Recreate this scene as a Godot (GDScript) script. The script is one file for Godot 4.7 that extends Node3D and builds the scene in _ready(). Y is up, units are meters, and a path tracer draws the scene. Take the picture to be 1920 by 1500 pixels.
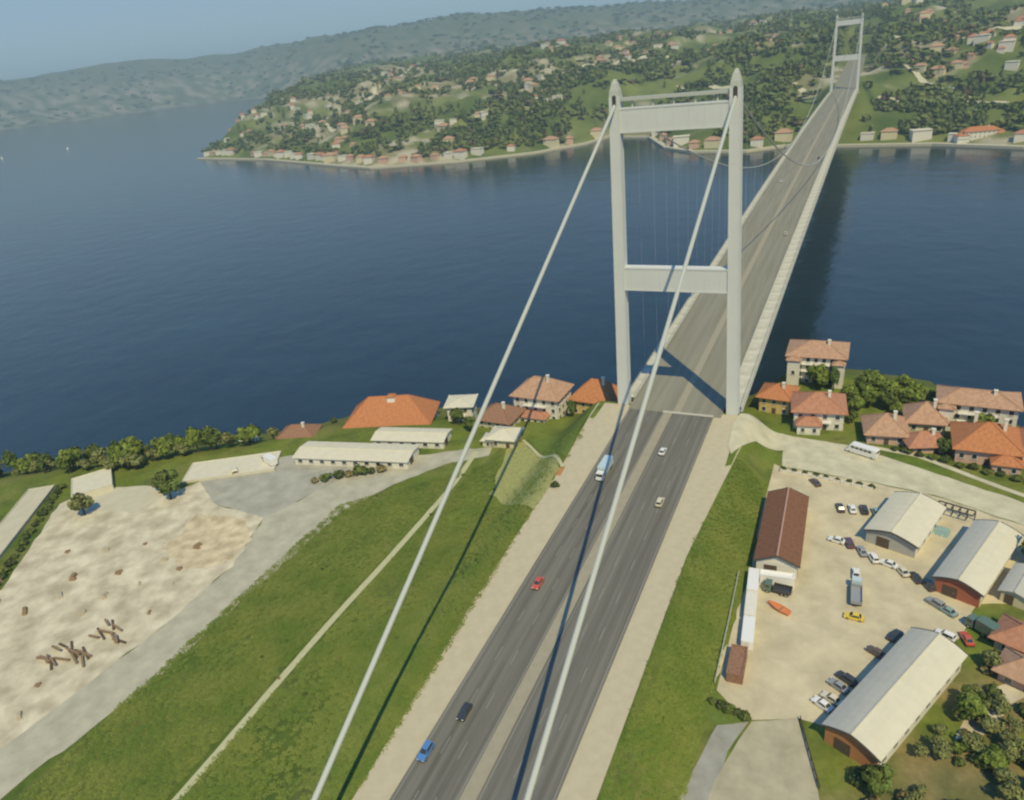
extends Node3D

# ---------------------------------------------------------------- state
var rng := RandomNumberGenerator.new()
var M := {}
var coast := PackedVector2Array([Vector2(-900,260),Vector2(-620,200),Vector2(-420,160),Vector2(-255,76),Vector2(-228,58),Vector2(-200,40),Vector2(-155,16),Vector2(-135,-4),Vector2(-102,-16),Vector2(-67,-24),Vector2(-32,-40),Vector2(18,-54),Vector2(30,-82),Vector2(51,-86),Vector2(79,-80),Vector2(106,-47),Vector2(160,-20),Vector2(300,40),Vector2(900,260)])
var far_shore := PackedVector2Array([Vector2(-1507,-1234),Vector2(-1210,-1148),Vector2(-890,-1000),Vector2(-785,-956),Vector2(-630,-982),Vector2(-500,-1044),Vector2(-430,-1131),Vector2(-412,-1203),Vector2(-321,-1170),Vector2(-257,-1031),Vector2(-202,-974),Vector2(-120,-956),Vector2(-72,-990),Vector2(2,-968),Vector2(120,-945),Vector2(215,-890),Vector2(600,-790),Vector2(1500,-500),Vector2(4000,300)])
var far_left := PackedVector2Array([Vector2(-12000,-9000),Vector2(-4800,-4100),Vector2(-3300,-3000),Vector2(-2200,-2150),Vector2(-1600,-1730),Vector2(-1234,-1507)])
var ridge := PackedVector2Array([Vector2(-80,280),Vector2(-57,307),Vector2(-51,346),Vector2(-44,330),Vector2(-36,404),Vector2(-29,440),Vector2(-23,420),Vector2(-15,351),Vector2(-9,300),Vector2(0,285),Vector2(45,270)])
var n_big := FastNoiseLite.new()
var n_mid := FastNoiseLite.new()
var n_small := FastNoiseLite.new()
const WATER_Y := -64.0
const DECK_X := 0.8

# ---------------------------------------------------------------- scene
func _ready():
	var cam := Camera3D.new()
	cam.name = "camera"
	cam.position = Vector3(52.53, 115.06, 221.3)
	cam.rotation = Vector3(-0.44515, 0.47634, -0.1167)
	cam.fov = 56.72
	cam.near = 0.5
	cam.far = 32000.0
	var lens := CameraAttributesPhysical.new()
	lens.frustum_focal_length = 17.5 / tan(deg_to_rad(56.72) / 2.0)
	lens.frustum_near = 0.5
	lens.frustum_far = 32000.0
	lens.exposure_aperture = 2.8
	lens.frustum_focus_distance = 4.6   # the old video camera was focused short: everything far is a little soft
	cam.attributes = lens
	cam.fov = 56.72
	cam.near = 0.5
	cam.far = 32000.0
	add_child(cam)
	var sky_mat := ProceduralSkyMaterial.new()
	sky_mat.sky_top_color = Color(0.30, 0.52, 0.78)
	sky_mat.sky_horizon_color = Color(0.71, 0.81, 0.85)
	sky_mat.sky_curve = 0.16
	sky_mat.ground_bottom_color = Color(0.25, 0.3, 0.33)
	sky_mat.ground_horizon_color = Color(0.7, 0.77, 0.8)
	sky_mat.sun_angle_max = 1.0
	var sky := Sky.new()
	sky.sky_material = sky_mat
	var env := Environment.new()
	env.background_mode = Environment.BG_SKY
	env.sky = sky
	env.tonemap_mode = Environment.TONE_MAPPER_LINEAR
	env.tonemap_exposure = 0.95
	env.sdfgi_enabled = true
	env.ssao_enabled = true
	env.ssil_enabled = true
	env.fog_enabled = true
	env.fog_density = 0.00014
	env.fog_light_color = Color(0.78, 0.9, 0.95)
	var we := WorldEnvironment.new()
	we.name = "world_environment"
	we.environment = env
	add_child(we)
	var sun := DirectionalLight3D.new()
	sun.name = "sun"
	sun.light_energy = 1.3
	sun.light_color = Color(1.0, 0.93, 0.73)
	sun.light_angular_distance = 0.35
	sun.shadow_enabled = true
	add_child(sun)
	sun.look_at_from_position(Vector3(0.47, 1.0, 0.61) * 100.0, Vector3.ZERO, Vector3.UP)

	rng.seed = 2024
	noise_setup()
	materials()
	mat("lane", Color(0.27, 0.26, 0.225), 0.8)
	mat("joint", Color(0.5, 0.47, 0.38), 0.8)
	tmat("footway", Color(0.62, 0.6, 0.49), noise_tex(2, 0.018, Color(0.75, 0.74, 0.7), Color(1, 1, 1), 128, 4, 0.6), 11.0)
	near_land()
	grass_tufts()
	water()
	far_land()
	grounds()
	bridge()
	left_side()
	right_side()
	traffic()
	far_side()
	boats()

func noise_setup():
	n_big.seed = 5; n_big.frequency = 1.0 / 420.0; n_big.fractal_octaves = 4
	n_mid.seed = 9; n_mid.frequency = 1.0 / 60.0; n_mid.fractal_octaves = 4
	n_small.seed = 13; n_small.frequency = 1.0 / 9.0; n_small.fractal_octaves = 3

func interp(a: PackedVector2Array, x: float) -> float:
	if x <= a[0].x: return a[0].y
	for i in range(1, a.size()):
		if x <= a[i].x:
			return lerpf(a[i - 1].y, a[i].y, (x - a[i - 1].x) / (a[i].x - a[i - 1].x))
	return a[a.size() - 1].y

# ---------------------------------------------------------------- heights of the land
func road_y(z: float) -> float:
	return -0.021 * maxf(z, 0.0)

func g(x: float, z: float) -> float:
	var d := (z - interp(coast, x)) * 0.85
	var inland := -11.0 + 2.0 * smoothstep(-20.0, 20.0, x)
	var h := 0.0
	if d < 0.0: h = maxf(-72.0, -19.0 + d * 0.95)
	else: h = -19.0 + (inland + 19.0) * smoothstep(0.0, 30.0, d)
	var k := smoothstep(-42.0, -25.5, x) * (1.0 - smoothstep(22.0, 33.0, x)) * smoothstep(-16.0, 2.0, z)
	return h + (road_y(z) - h) * k

func gf(x: float, z: float) -> float:
	var d := minf((interp(far_shore, x) - z) * 0.95, (x - interp(far_left, z)) * 2.6)
	var h := 0.0
	if d > 0.0:
		h = -63.0 + 148.0 * (1.0 - exp(-d / 450.0))
		h += (n_big.get_noise_2d(x, z) * 46.0 + n_mid.get_noise_2d(x, z) * 9.0) * smoothstep(0.0, 260.0, d)
	else: h = maxf(-80.0, -63.0 + d * 0.5)
	var rho := Vector2(x, z).length()
	if rho > 4000.0:
		var az := rad_to_deg(atan2(x, -z))
		var r := interp(ridge, az) + n_big.get_noise_2d(x * 0.35, z * 0.35) * 45.0
		var near := smoothstep(-46.0, -34.0, az)
		var r1 := lerpf(8600.0, 6600.0, near)
		r = 115.0 + (r - 115.0) * r1 / 8600.0
		h = maxf(h, -80.0 + (r + 80.0) * smoothstep(lerpf(6700.0, 4300.0, near), r1, rho))
	# the cutting and bank that carry the road beyond the far tower
	var k := (1.0 - smoothstep(22.0, 46.0, absf(x - DECK_X))) * smoothstep(-1062.0, -1090.0, z) * smoothstep(-2300.0, -1700.0, z)
	var ry := far_road_y(z)
	return h + (ry - h) * k

func far_road_y(z: float) -> float:
	return maxf(0.0, (-1100.0 - z)) * 0.03 - 0.4

func deck_y(z: float) -> float:
	if z > 0.0: return road_y(z)
	return 5.2 * (1.0 - pow((z + 545.0) / 545.0, 2.0))

# ---------------------------------------------------------------- materials
func lin(r: float, gg: float, b: float) -> Color:
	return Color(r, gg, b).linear_to_srgb()

func noise_tex(sd: int, freq: float, lo: Color, hi: Color, size := 256, oct := 5, gain := 0.55, stretch := Vector2.ONE) -> ImageTexture:
	var n := FastNoiseLite.new()
	n.seed = sd; n.frequency = freq; n.fractal_octaves = oct; n.fractal_gain = gain
	n.noise_type = FastNoiseLite.TYPE_SIMPLEX_SMOOTH
	var img := Image.create(size, size, false, Image.FORMAT_RGB8)
	# seamless by blending the four shifted copies
	for y in size:
		for x in size:
			var fx := float(x) / size
			var fy := float(y) / size
			var a := n.get_noise_2d(x * stretch.x, y * stretch.y)
			var b := n.get_noise_2d((x - size) * stretch.x, y * stretch.y)
			var c := n.get_noise_2d(x * stretch.x, (y - size) * stretch.y)
			var e := n.get_noise_2d((x - size) * stretch.x, (y - size) * stretch.y)
			var w := sqrt((fx * fx + (1 - fx) * (1 - fx)) * (fy * fy + (1 - fy) * (1 - fy)))
			var v := (a * (1 - fx) * (1 - fy) + b * fx * (1 - fy) + c * (1 - fx) * fy + e * fx * fy) / w
			img.set_pixel(x, y, lo.lerp(hi, clampf(v * 0.9 + 0.5, 0.0, 1.0)).linear_to_srgb())
	img.generate_mipmaps()
	return ImageTexture.create_from_image(img)

func mat(called: String, c: Color, rough := 0.85, metal := 0.0) -> StandardMaterial3D:
	var m := StandardMaterial3D.new()
	m.resource_name = called
	m.albedo_color = c.linear_to_srgb()
	m.roughness = rough
	m.metallic = metal
	M[called] = m
	return m

func tmat(called: String, tint: Color, tex: Texture2D, tile: float, rough := 0.9, vcol := false) -> StandardMaterial3D:
	var m := mat(called, tint, rough)
	m.albedo_texture = tex
	m.uv1_triplanar = true
	m.uv1_world_triplanar = true
	m.uv1_scale = Vector3.ONE / tile
	m.metallic_specular = 0.15
	m.vertex_color_use_as_albedo = vcol
	return m

func materials():
	var mottled := noise_tex(1, 0.03, Color(0.74, 0.75, 0.72), Color(1, 1, 1), 512, 6, 0.6)
	var coarse := noise_tex(2, 0.018, Color(0.91, 0.905, 0.89), Color(1, 1, 1), 256, 5, 0.6)
	var blotch := noise_tex(3, 0.012, Color(0.74, 0.74, 0.73), Color(1, 1, 1), 512, 6, 0.62)
	var streak := noise_tex(4, 0.03, Color(0.6, 0.6, 0.6), Color(1, 1, 1), 512, 5, 0.6, Vector2(0.7, 0.05))
	var tiles := noise_tex(6, 0.03, Color(0.55, 0.52, 0.5), Color(1, 1, 1), 256, 6, 0.72)
	var pit := noise_tex(8, 0.06, Color(0.45, 0.45, 0.45), Color(1, 1, 1), 256, 4, 0.5)
	tmat("land", Color(1, 1, 1), mottled, 31.0, 0.95, true)
	tmat("far_land", Color(1, 1, 1), blotch, 260.0, 0.95, true)
	var rt := mat("asphalt", Color(0.2, 0.196, 0.17), 0.9); rt.albedo_texture = streak; rt.metallic_specular = 0.2
	var rt2 := mat("asphalt_deck", Color(0.28, 0.27, 0.21), 0.85); rt2.albedo_texture = noise_tex(14, 0.03, Color(0.8, 0.8, 0.79), Color(1, 1, 1), 256, 4, 0.5, Vector2(1.0, 0.1)); rt2.metallic_specular = 0.2
	tmat("median", Color(0.36, 0.33, 0.25), coarse, 9.0)
	tmat("verge", Color(0.53, 0.475, 0.34), coarse, 14.0)
	tmat("concrete", Color(0.56, 0.53, 0.4), coarse, 22.0)
	tmat("yard", Color(0.63, 0.56, 0.385), blotch, 60.0)
	tmat("road_pale", Color(0.62, 0.59, 0.43), blotch, 45.0)
	tmat("driveway", Color(0.48, 0.44, 0.315), blotch, 40.0)
	tmat("driveway_grey", Color(0.38, 0.375, 0.325), blotch, 40.0)
	tmat("gravel", Color(0.5, 0.48, 0.37), blotch, 50.0)
	tmat("gravel_grey", Color(0.44, 0.43, 0.36), blotch, 50.0)
	var churned := noise_tex(17, 0.016, Color(0.6, 0.58, 0.54), Color(1, 1, 1), 512, 6, 0.56)
	tmat("dirt", Color(0.69, 0.635, 0.48), churned, 72.0)
	tmat("rut", Color(0.6, 0.53, 0.37), churned, 17.0)
	tmat("dirt_pink", Color(0.71, 0.61, 0.42), churned, 50.0)
	tmat("path", Color(0.5, 0.5, 0.3), coarse, 11.0)
	tmat("dry_grass", Color(0.37, 0.375, 0.15), mottled, 27.0)
	tmat("lawn", Color(0.15, 0.21, 0.045), mottled, 24.0)
	tmat("orange_soil", Color(0.45, 0.24, 0.1), coarse, 5.0)
	# water
	var w := mat("water", Color(0.008, 0.026, 0.04), 0.16)
	var wn := FastNoiseLite.new(); wn.seed = 21; wn.frequency = 0.02; wn.fractal_octaves = 5; wn.fractal_gain = 0.6
	var wi := wn.get_seamless_image(1024, 1024)
	wi.bump_map_to_normal_map(3.0)
	w.normal_enabled = true
	w.normal_texture = ImageTexture.create_from_image(wi)
	w.normal_scale = 0.15
	w.albedo_texture = noise_tex(22, 0.012, Color(0.55, 0.6, 0.62), Color(1, 1, 1), 512, 5, 0.6)
	w.uv1_triplanar = true; w.uv1_world_triplanar = true; w.uv1_scale = Vector3.ONE / 900.0
	# built things
	mat("steel", Color(0.5, 0.5, 0.46), 0.55)
	tmat("tower_paint", Color(0.63, 0.66, 0.65), noise_tex(31, 0.02, Color(0.95, 0.95, 0.95), Color(1, 1, 1), 128, 4, 0.5), 31.0, 0.6)
	mat("tower_seam", Color(0.42, 0.42, 0.39), 0.7)
	mat("cable_paint", Color(0.46, 0.49, 0.45), 0.65)
	mat("hole", Color(0.06, 0.06, 0.06), 0.9)
	mat("girder", Color(0.4, 0.42, 0.4), 0.6)
	tmat("roof_orange", Color(0.6, 0.26, 0.12), tiles, 9.0)
	tmat("roof_red", Color(0.55, 0.28, 0.18), tiles, 11.0)
	tmat("roof_brown", Color(0.36, 0.21, 0.14), tiles, 7.0)
	tmat("roof_tan", Color(0.58, 0.37, 0.25), tiles, 13.0)
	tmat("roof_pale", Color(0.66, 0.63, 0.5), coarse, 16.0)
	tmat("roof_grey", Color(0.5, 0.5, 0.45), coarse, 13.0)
	tmat("barn_roof", Color(0.26, 0.135, 0.085), tiles, 9.0)
	mat("barn_ridge", Color(0.5, 0.3, 0.24), 0.7)
	tmat("wall_white", Color(0.74, 0.72, 0.64), coarse, 8.0)
	tmat("wall_cream", Color(0.68, 0.62, 0.42), coarse, 8.0)
	tmat("wall_yellow", Color(0.66, 0.5, 0.2), coarse, 8.0)
	tmat("wall_pink", Color(0.6, 0.42, 0.34), coarse, 8.0)
	tmat("wall_grey", Color(0.45, 0.44, 0.4), coarse, 8.0)
	tmat("brick_orange", Color(0.52, 0.24, 0.1), coarse, 6.0)
	tmat("brick_red", Color(0.42, 0.15, 0.09), coarse, 6.0)
	mat("wood_dark", Color(0.1, 0.07, 0.045), 0.9)
	mat("wood_brown", Color(0.25, 0.17, 0.1), 0.9)
	mat("trim_dark", Color(0.06, 0.055, 0.045), 0.8)
	mat("white", Color(0.82, 0.82, 0.78), 0.5)
	mat("stone", Color(0.42, 0.37, 0.27), 0.95)
	var gl := mat("glass", Color(0.035, 0.045, 0.05), 0.08); gl.metallic_specular = 0.7
	mat("rubber", Color(0.02, 0.02, 0.02), 0.9)
	mat("rim", Color(0.45, 0.45, 0.45), 0.35, 0.8)
	mat("lamp_clear", Color(0.75, 0.75, 0.7), 0.2)
	mat("lamp_red", Color(0.4, 0.02, 0.02), 0.3)
	tmat("bark", Color(0.13, 0.09, 0.06), pit, 1.5)
	var lf := mat("leaf", Color(1, 1, 1), 0.75); lf.vertex_color_use_as_albedo = true; lf.metallic_specular = 0.15; lf.backlight = Color(0.25, 0.3, 0.1)
	for p in [["paint_white", Color(0.8, 0.8, 0.77)], ["paint_cream", Color(0.68, 0.63, 0.47)], ["paint_grey", Color(0.3, 0.31, 0.32)], ["paint_dark", Color(0.045, 0.045, 0.048)], ["paint_brown", Color(0.12, 0.08, 0.06)], ["paint_red", Color(0.55, 0.1, 0.05)], ["paint_blue", Color(0.09, 0.22, 0.5)], ["paint_purple", Color(0.12, 0.06, 0.11)], ["paint_yellow", Color(0.75, 0.55, 0.06)], ["paint_orange", Color(0.7, 0.22, 0.06)], ["paint_green", Color(0.12, 0.18, 0.13)], ["paint_lightblue", Color(0.5, 0.62, 0.66)], ["paint_teal", Color(0.25, 0.38, 0.36)]]:
		var m := mat(p[0], p[1], 0.35)
		m.clearcoat_enabled = true; m.clearcoat = 0.6; m.clearcoat_roughness = 0.1

# ---------------------------------------------------------------- mesh helpers
func S() -> SurfaceTool:
	var st := SurfaceTool.new()
	st.begin(Mesh.PRIMITIVE_TRIANGLES)
	st.set_smooth_group(-1)
	return st

func quad(st: SurfaceTool, a: Vector3, b: Vector3, c: Vector3, d: Vector3):
	# a b c d run anticlockwise seen from outside
	for v in [a, c, b, a, d, c]: st.add_vertex(v)

func tri(st: SurfaceTool, a: Vector3, b: Vector3, c: Vector3):
	for v in [a, c, b]: st.add_vertex(v)

func box(st: SurfaceTool, at: Vector3, size: Vector3, yaw := 0.0):
	hexa(st, at, size, size, yaw)

# a box whose top face may be smaller than its bottom; at = centre
func hexa(st: SurfaceTool, at: Vector3, size: Vector3, top: Vector3, yaw := 0.0, top_shift := Vector3.ZERO):
	var b := Basis(Vector3.UP, yaw)
	var p := []
	for s in [Vector2(-1, 1), Vector2(1, 1), Vector2(1, -1), Vector2(-1, -1)]:
		p.append(at + b * Vector3(s.x * size.x / 2, -size.y / 2, s.y * size.z / 2))
	for s in [Vector2(-1, 1), Vector2(1, 1), Vector2(1, -1), Vector2(-1, -1)]:
		p.append(at + b * (Vector3(s.x * top.x / 2, size.y / 2, s.y * top.z / 2) + top_shift))
	quad(st, p[3], p[2], p[1], p[0]); quad(st, p[4], p[5], p[6], p[7])
	for i in 4:
		var j := (i + 1) % 4
		quad(st, p[i], p[j], p[j + 4], p[i + 4])

func tube(st: SurfaceTool, a: Vector3, b: Vector3, ra: float, rb: float, n := 8, caps := true):
	var d := (b - a).normalized()
	var u := d.cross(Vector3.UP if absf(d.y) < 0.9 else Vector3.RIGHT).normalized()
	var v := u.cross(d).normalized()
	for i in n:
		var t0 := TAU * i / n
		var t1 := TAU * (i + 1) / n
		var c0 := u * cos(t0) + v * sin(t0)
		var c1 := u * cos(t1) + v * sin(t1)
		quad(st, a + c1 * ra, a + c0 * ra, b + c0 * rb, b + c1 * rb)
		if caps:
			tri(st, a, a + c0 * ra, a + c1 * ra)
			tri(st, b, b + c1 * rb, b + c0 * rb)

# a closed outline (x, y) swept from z0 to z1
func extrude(st: SurfaceTool, prof: PackedVector2Array, z0: float, z1: float, xf := Transform3D.IDENTITY):
	var n := prof.size()
	for i in n:
		var a := prof[i]
		var b := prof[(i + 1) % n]
		quad(st, xf * Vector3(a.x, a.y, z1), xf * Vector3(a.x, a.y, z0), xf * Vector3(b.x, b.y, z0), xf * Vector3(b.x, b.y, z1))
	var t := Geometry2D.triangulate_polygon(prof)
	for i in range(0, t.size(), 3):
		tri(st, xf * Vector3(prof[t[i]].x, prof[t[i]].y, z1), xf * Vector3(prof[t[i + 1]].x, prof[t[i + 1]].y, z1), xf * Vector3(prof[t[i + 2]].x, prof[t[i + 2]].y, z1))
		tri(st, xf * Vector3(prof[t[i]].x, prof[t[i]].y, z0), xf * Vector3(prof[t[i + 2]].x, prof[t[i + 2]].y, z0), xf * Vector3(prof[t[i + 1]].x, prof[t[i + 1]].y, z0))

func done(st: SurfaceTool) -> ArrayMesh:
	st.generate_normals()
	return st.commit()

func part(called: String, mesh: Mesh, m: Material, parent: Node, at := Vector3.ZERO, turn := 0.0) -> MeshInstance3D:
	var o := MeshInstance3D.new()
	o.name = called
	o.mesh = mesh
	o.material_override = m
	o.position = at
	o.rotation.y = turn
	parent.add_child(o, true)
	return o

func build(called: String, st: SurfaceTool, m: Material, parent: Node) -> MeshInstance3D:
	return part(called, done(st), m, parent)

var used := {}
func numbered(called: String) -> String:
	used[called] = used.get(called, -1) + 1
	return called if used[called] == 0 else "%s_%03d" % [called, used[called]]

func tag(o: Node, label: String, category: String, group := "", kind := ""):
	o.set_meta("label", label); o.set_meta("category", category)
	if group: o.set_meta("group", group)
	if kind: o.set_meta("kind", kind)

func thing(called: String, label: String, category: String, at: Vector3, turn := 0.0, group := "") -> Node3D:
	var o := Node3D.new()
	o.name = numbered(called)
	add_child(o)
	o.position = at; o.rotation.y = turn
	tag(o, label, category, group)
	return o

func copy(src: Node3D, label: String, at: Vector3, turn: float, size := 1.0) -> Node3D:
	var o: Node3D = src.duplicate()
	var base: String = src.name
	base = base.rstrip("0123456789").trim_suffix("_")
	o.name = numbered(base)
	add_child(o)
	o.position = at; o.rotation = Vector3(0, turn, 0); o.scale = Vector3.ONE * size
	o.set_meta("label", label)
	return o

func struct(called: String, mesh: Mesh, m: Material, label: String, category: String) -> MeshInstance3D:
	var o := part(numbered(called), mesh, m, self)
	tag(o, label, category, "", "structure")
	return o

func ordinal(i: int) -> String:
	var small := ["first", "second", "third", "fourth", "fifth", "sixth", "seventh", "eighth", "ninth", "tenth", "eleventh", "twelfth", "thirteenth", "fourteenth", "fifteenth", "sixteenth", "seventeenth", "eighteenth", "nineteenth"]
	if i < 19: return small[i]
	var tens := ["twent", "thirt", "fort", "fift"]
	var t: String = tens[(i + 1) / 10 - 2]
	return t + "ieth" if (i + 1) % 10 == 0 else t + "y-" + small[i % 10]

func on(x: float, z: float, up := 0.0) -> Vector3:
	return Vector3(x, g(x, z) + up, z)

# ---------------------------------------------------------------- ground sheets
func rough(poly: PackedVector2Array, seg: float, amp: float, sd: int) -> PackedVector2Array:
	var r := RandomNumberGenerator.new(); r.seed = sd
	var out := PackedVector2Array()
	for i in poly.size():
		var a := poly[i]
		var b := poly[(i + 1) % poly.size()]
		var n := maxi(1, int(a.distance_to(b) / seg))
		for k in n:
			out.append(a.lerp(b, float(k) / n) + Vector2(r.randf_range(-amp, amp), r.randf_range(-amp, amp)))
	return out

func drape(poly: PackedVector2Array, off: float, cell := 3.0, far := false) -> ArrayMesh:
	var lo := poly[0]
	var hi := poly[0]
	for p in poly:
		lo = lo.min(p); hi = hi.max(p)
	var st := S()
	st.set_smooth_group(0)
	var x := floorf(lo.x / cell) * cell
	while x < hi.x:
		var z := floorf(lo.y / cell) * cell
		while z < hi.y:
			var sq := PackedVector2Array([Vector2(x, z), Vector2(x + cell, z), Vector2(x + cell, z + cell), Vector2(x, z + cell)])
			for piece in Geometry2D.intersect_polygons(poly, sq):
				var t := Geometry2D.triangulate_polygon(piece)
				for i in range(0, t.size(), 3):
					var v := []
					for k in 3:
						var q: Vector2 = piece[t[i + k]]
						v.append(Vector3(q.x, (gf(q.x, q.y) if far else g(q.x, q.y)) + off, q.y))
					var nn: Vector3 = (v[1] - v[0]).cross(v[2] - v[0])
					if nn.y > 0.0: tri(st, v[0], v[1], v[2])
					else: tri(st, v[0], v[2], v[1])
			z += cell
		x += cell
	return done(st)

func band(pts: PackedVector2Array, width: float) -> PackedVector2Array:
	var l := PackedVector2Array()
	var r := PackedVector2Array()
	for i in pts.size():
		var d := (pts[mini(i + 1, pts.size() - 1)] - pts[maxi(i - 1, 0)]).normalized()
		var n := Vector2(-d.y, d.x) * width / 2
		l.append(pts[i] + n); r.append(pts[i] - n)
	r.reverse()
	l.append_array(r)
	return l

func smooth_line(pts: Array, step := 4.0) -> PackedVector2Array:
	var c := Curve2D.new()
	for i in pts.size():
		var d: Vector2 = (pts[mini(i + 1, pts.size() - 1)] - pts[maxi(i - 1, 0)]) / 6.0
		c.add_point(pts[i], -d, d)
	c.bake_interval = step
	return c.get_baked_points()

func sheet(called: String, pts: Array, m: String, off: float, label: String, category: String, amp := 0.5, cell := 3.0):
	struct(called, drape(rough(PackedVector2Array(pts), 3.0, amp, called.hash() % 1000), off, cell), M[m], label, category)

# ---------------------------------------------------------------- land
func near_land():
	var xs := PackedFloat32Array()
	var x := -640.0
	while x < 470.0:
		xs.append(x)
		x += 1.5 if absf(x + 2.0) < 46.0 else (3.0 if absf(x + 60.0) < 190.0 else 9.0)
	var zs := PackedFloat32Array()
	var z := -160.0
	while z < 330.0:
		zs.append(z)
		z += 2.0 if (z < 20.0 and z > -30.0) else (3.0 if z < 190.0 else 8.0)
	var verts := PackedVector3Array()
	var cols := PackedColorArray()
	var idx := PackedInt32Array()
	for j in zs.size():
		for i in xs.size():
			var px := xs[i]
			var pz := zs[j]
			var y := g(px, pz)
			verts.append(Vector3(px, y, pz))
			var a := clampf(n_mid.get_noise_2d(px * 1.3, pz * 1.3) * 0.9 + 0.5, 0, 1)
			var b := clampf(n_mid.get_noise_2d(px * 0.5 + 900, pz * 0.5) * 0.9 + 0.5, 0, 1)
			var s := clampf(n_small.get_noise_2d(px, pz) * 0.8 + 0.5, 0, 1)
			var c := Color(0.14, 0.205, 0.034).lerp(Color(0.215, 0.245, 0.05), a)
			c = c.lerp(Color(0.115, 0.16, 0.034), b * 0.5)
			c = c * lerpf(0.85, 1.12, s)
			# lusher uncut grass towards the foot of the left bank
			c = c.lerp(Color(0.09, 0.14, 0.028), 0.7 * smoothstep(95.0, 150.0, pz + n_mid.get_noise_2d(px, pz) * 30.0) * smoothstep(-20.0, -45.0, px))
			# scrubby brown soil at the lower right, rock on the drop to the water
			if px > 50.0:
				var t := smoothstep(0.3, 0.52, clampf(n_mid.get_noise_2d(px * 2.2 + 50, pz * 2.2) * 0.9 + 0.5, 0, 1)) * smoothstep(76.0, 92.0, pz + (px - 80.0) * 0.8)
				c = c.lerp(Color(0.3, 0.23, 0.12), t * 0.8)
			var dry := smoothstep(0.56, 0.8, clampf(n_mid.get_noise_2d(px * 2.6 + 300, pz * 1.1 + 80) * 0.9 + 0.5, 0, 1))
			c = c.lerp(Color(0.24, 0.23, 0.075), dry * 0.55)
			var weed := smoothstep(0.6, 0.8, clampf(n_small.get_noise_2d(px * 0.8 + 70, pz * 0.8) * 0.9 + 0.5, 0, 1))
			c = c.lerp(Color(0.07, 0.115, 0.03), weed * 0.5)
			var shore := smoothstep(-13.5, -22.0, y)
			c = c.lerp(Color(0.13, 0.13, 0.055), shore * 0.7)
			cols.append(c)
	var w := xs.size()
	for j in zs.size() - 1:
		for i in w - 1:
			var q := j * w + i
			for k in [q, q + 1, q + w, q + 1, q + w + 1, q + w]: idx.append(k)
	var arr := []
	arr.resize(Mesh.ARRAY_MAX)
	arr[Mesh.ARRAY_VERTEX] = verts; arr[Mesh.ARRAY_COLOR] = cols; arr[Mesh.ARRAY_INDEX] = idx
	struct("near_ground", smooth_mesh(arr), M.land, "grassy near shore that carries the road and yards", "ground")

func smooth_mesh(arr: Array) -> ArrayMesh:
	var am := ArrayMesh.new()
	am.add_surface_from_arrays(Mesh.PRIMITIVE_TRIANGLES, arr)
	var st := SurfaceTool.new()
	st.create_from(am, 0)
	st.generate_normals()
	return st.commit()

func grass_tufts():
	# rough grass standing on the banks beside the road
	var r := RandomNumberGenerator.new(); r.seed = 31
	var st := SurfaceTool.new()
	st.begin(Mesh.PRIMITIVE_TRIANGLES)
	for i in 9:
		var a := TAU * i / 9.0 + r.randf()
		var d := Vector3(cos(a), 0, sin(a))
		var side := Vector3(-sin(a), 0, cos(a)) * r.randf_range(0.12, 0.2)
		var root := d * r.randf_range(0.0, 0.25)
		st.set_color(Color.WHITE * r.randf_range(0.85, 1.15))
		st.set_normal((d * 0.25 + Vector3.UP).normalized())
		for v in [root - side, root + d * r.randf_range(0.25, 0.55) + Vector3(0, r.randf_range(0.16, 0.34), 0), root + side]: st.add_vertex(v)
	var mesh := st.commit()
	var xf := []
	var cc := []
	for i in 90000:
		var left := i % 5 != 0
		var x := r.randf_range(-92.0, -21.5) if left else r.randf_range(20.0, 32.0)
		var z := r.randf_range(22.0, 186.0) if left else r.randf_range(26.0, 170.0)
		if left and (x < -57.0 and z < 34.0 + (-57.0 - x) * 1.0): continue
		if left and x > -55.0 and z < 68.0 and r.randf() < 0.75: continue
		if left and absf(x + 61.0) < 1.5: continue
		var edge := 20.2 + smoothstep(75.0, 34.0, z) * 3.4
		if not left and x < edge: continue
		if left and x > lerpf(-24.6, -21.9, smoothstep(46.0, 158.0, z)): continue
		var dens := clampf(n_mid.get_noise_2d(x * 1.6, z * 1.6 + 77) + 0.55, 0.1, 1.0)
		if r.randf() > dens: continue
		var s := r.randf_range(0.7, 1.7)
		xf.append(Transform3D(Basis(Vector3.UP, r.randf() * TAU).scaled(Vector3(s, s * r.randf_range(0.5, 1.1), s)), on(x, z, -0.02)))
		var t := clampf(n_small.get_noise_2d(x * 0.6, z * 0.6) * 0.7 + 0.5 + r.randf_range(-0.3, 0.3), 0, 1)
		cc.append(Color(0.13, 0.205, 0.036).lerp(Color(0.235, 0.27, 0.062), t))
	scatter("grass", mesh, xf, cc, "rough grass standing on the banks beside the motorway", "grass")

func scatter(called: String, mesh: Mesh, xf: Array, cc: Array, label: String, category: String):
	var mm := MultiMesh.new()
	mm.transform_format = MultiMesh.TRANSFORM_3D
	mm.use_colors = true
	mm.mesh = mesh
	mm.instance_count = xf.size()
	for i in xf.size():
		mm.set_instance_transform(i, xf[i])
		mm.set_instance_color(i, cc[i])
	var o := MultiMeshInstance3D.new()
	o.name = called
	o.multimesh = mm
	o.material_override = M.leaf
	add_child(o)
	tag(o, label, category, "", "stuff")

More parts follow.
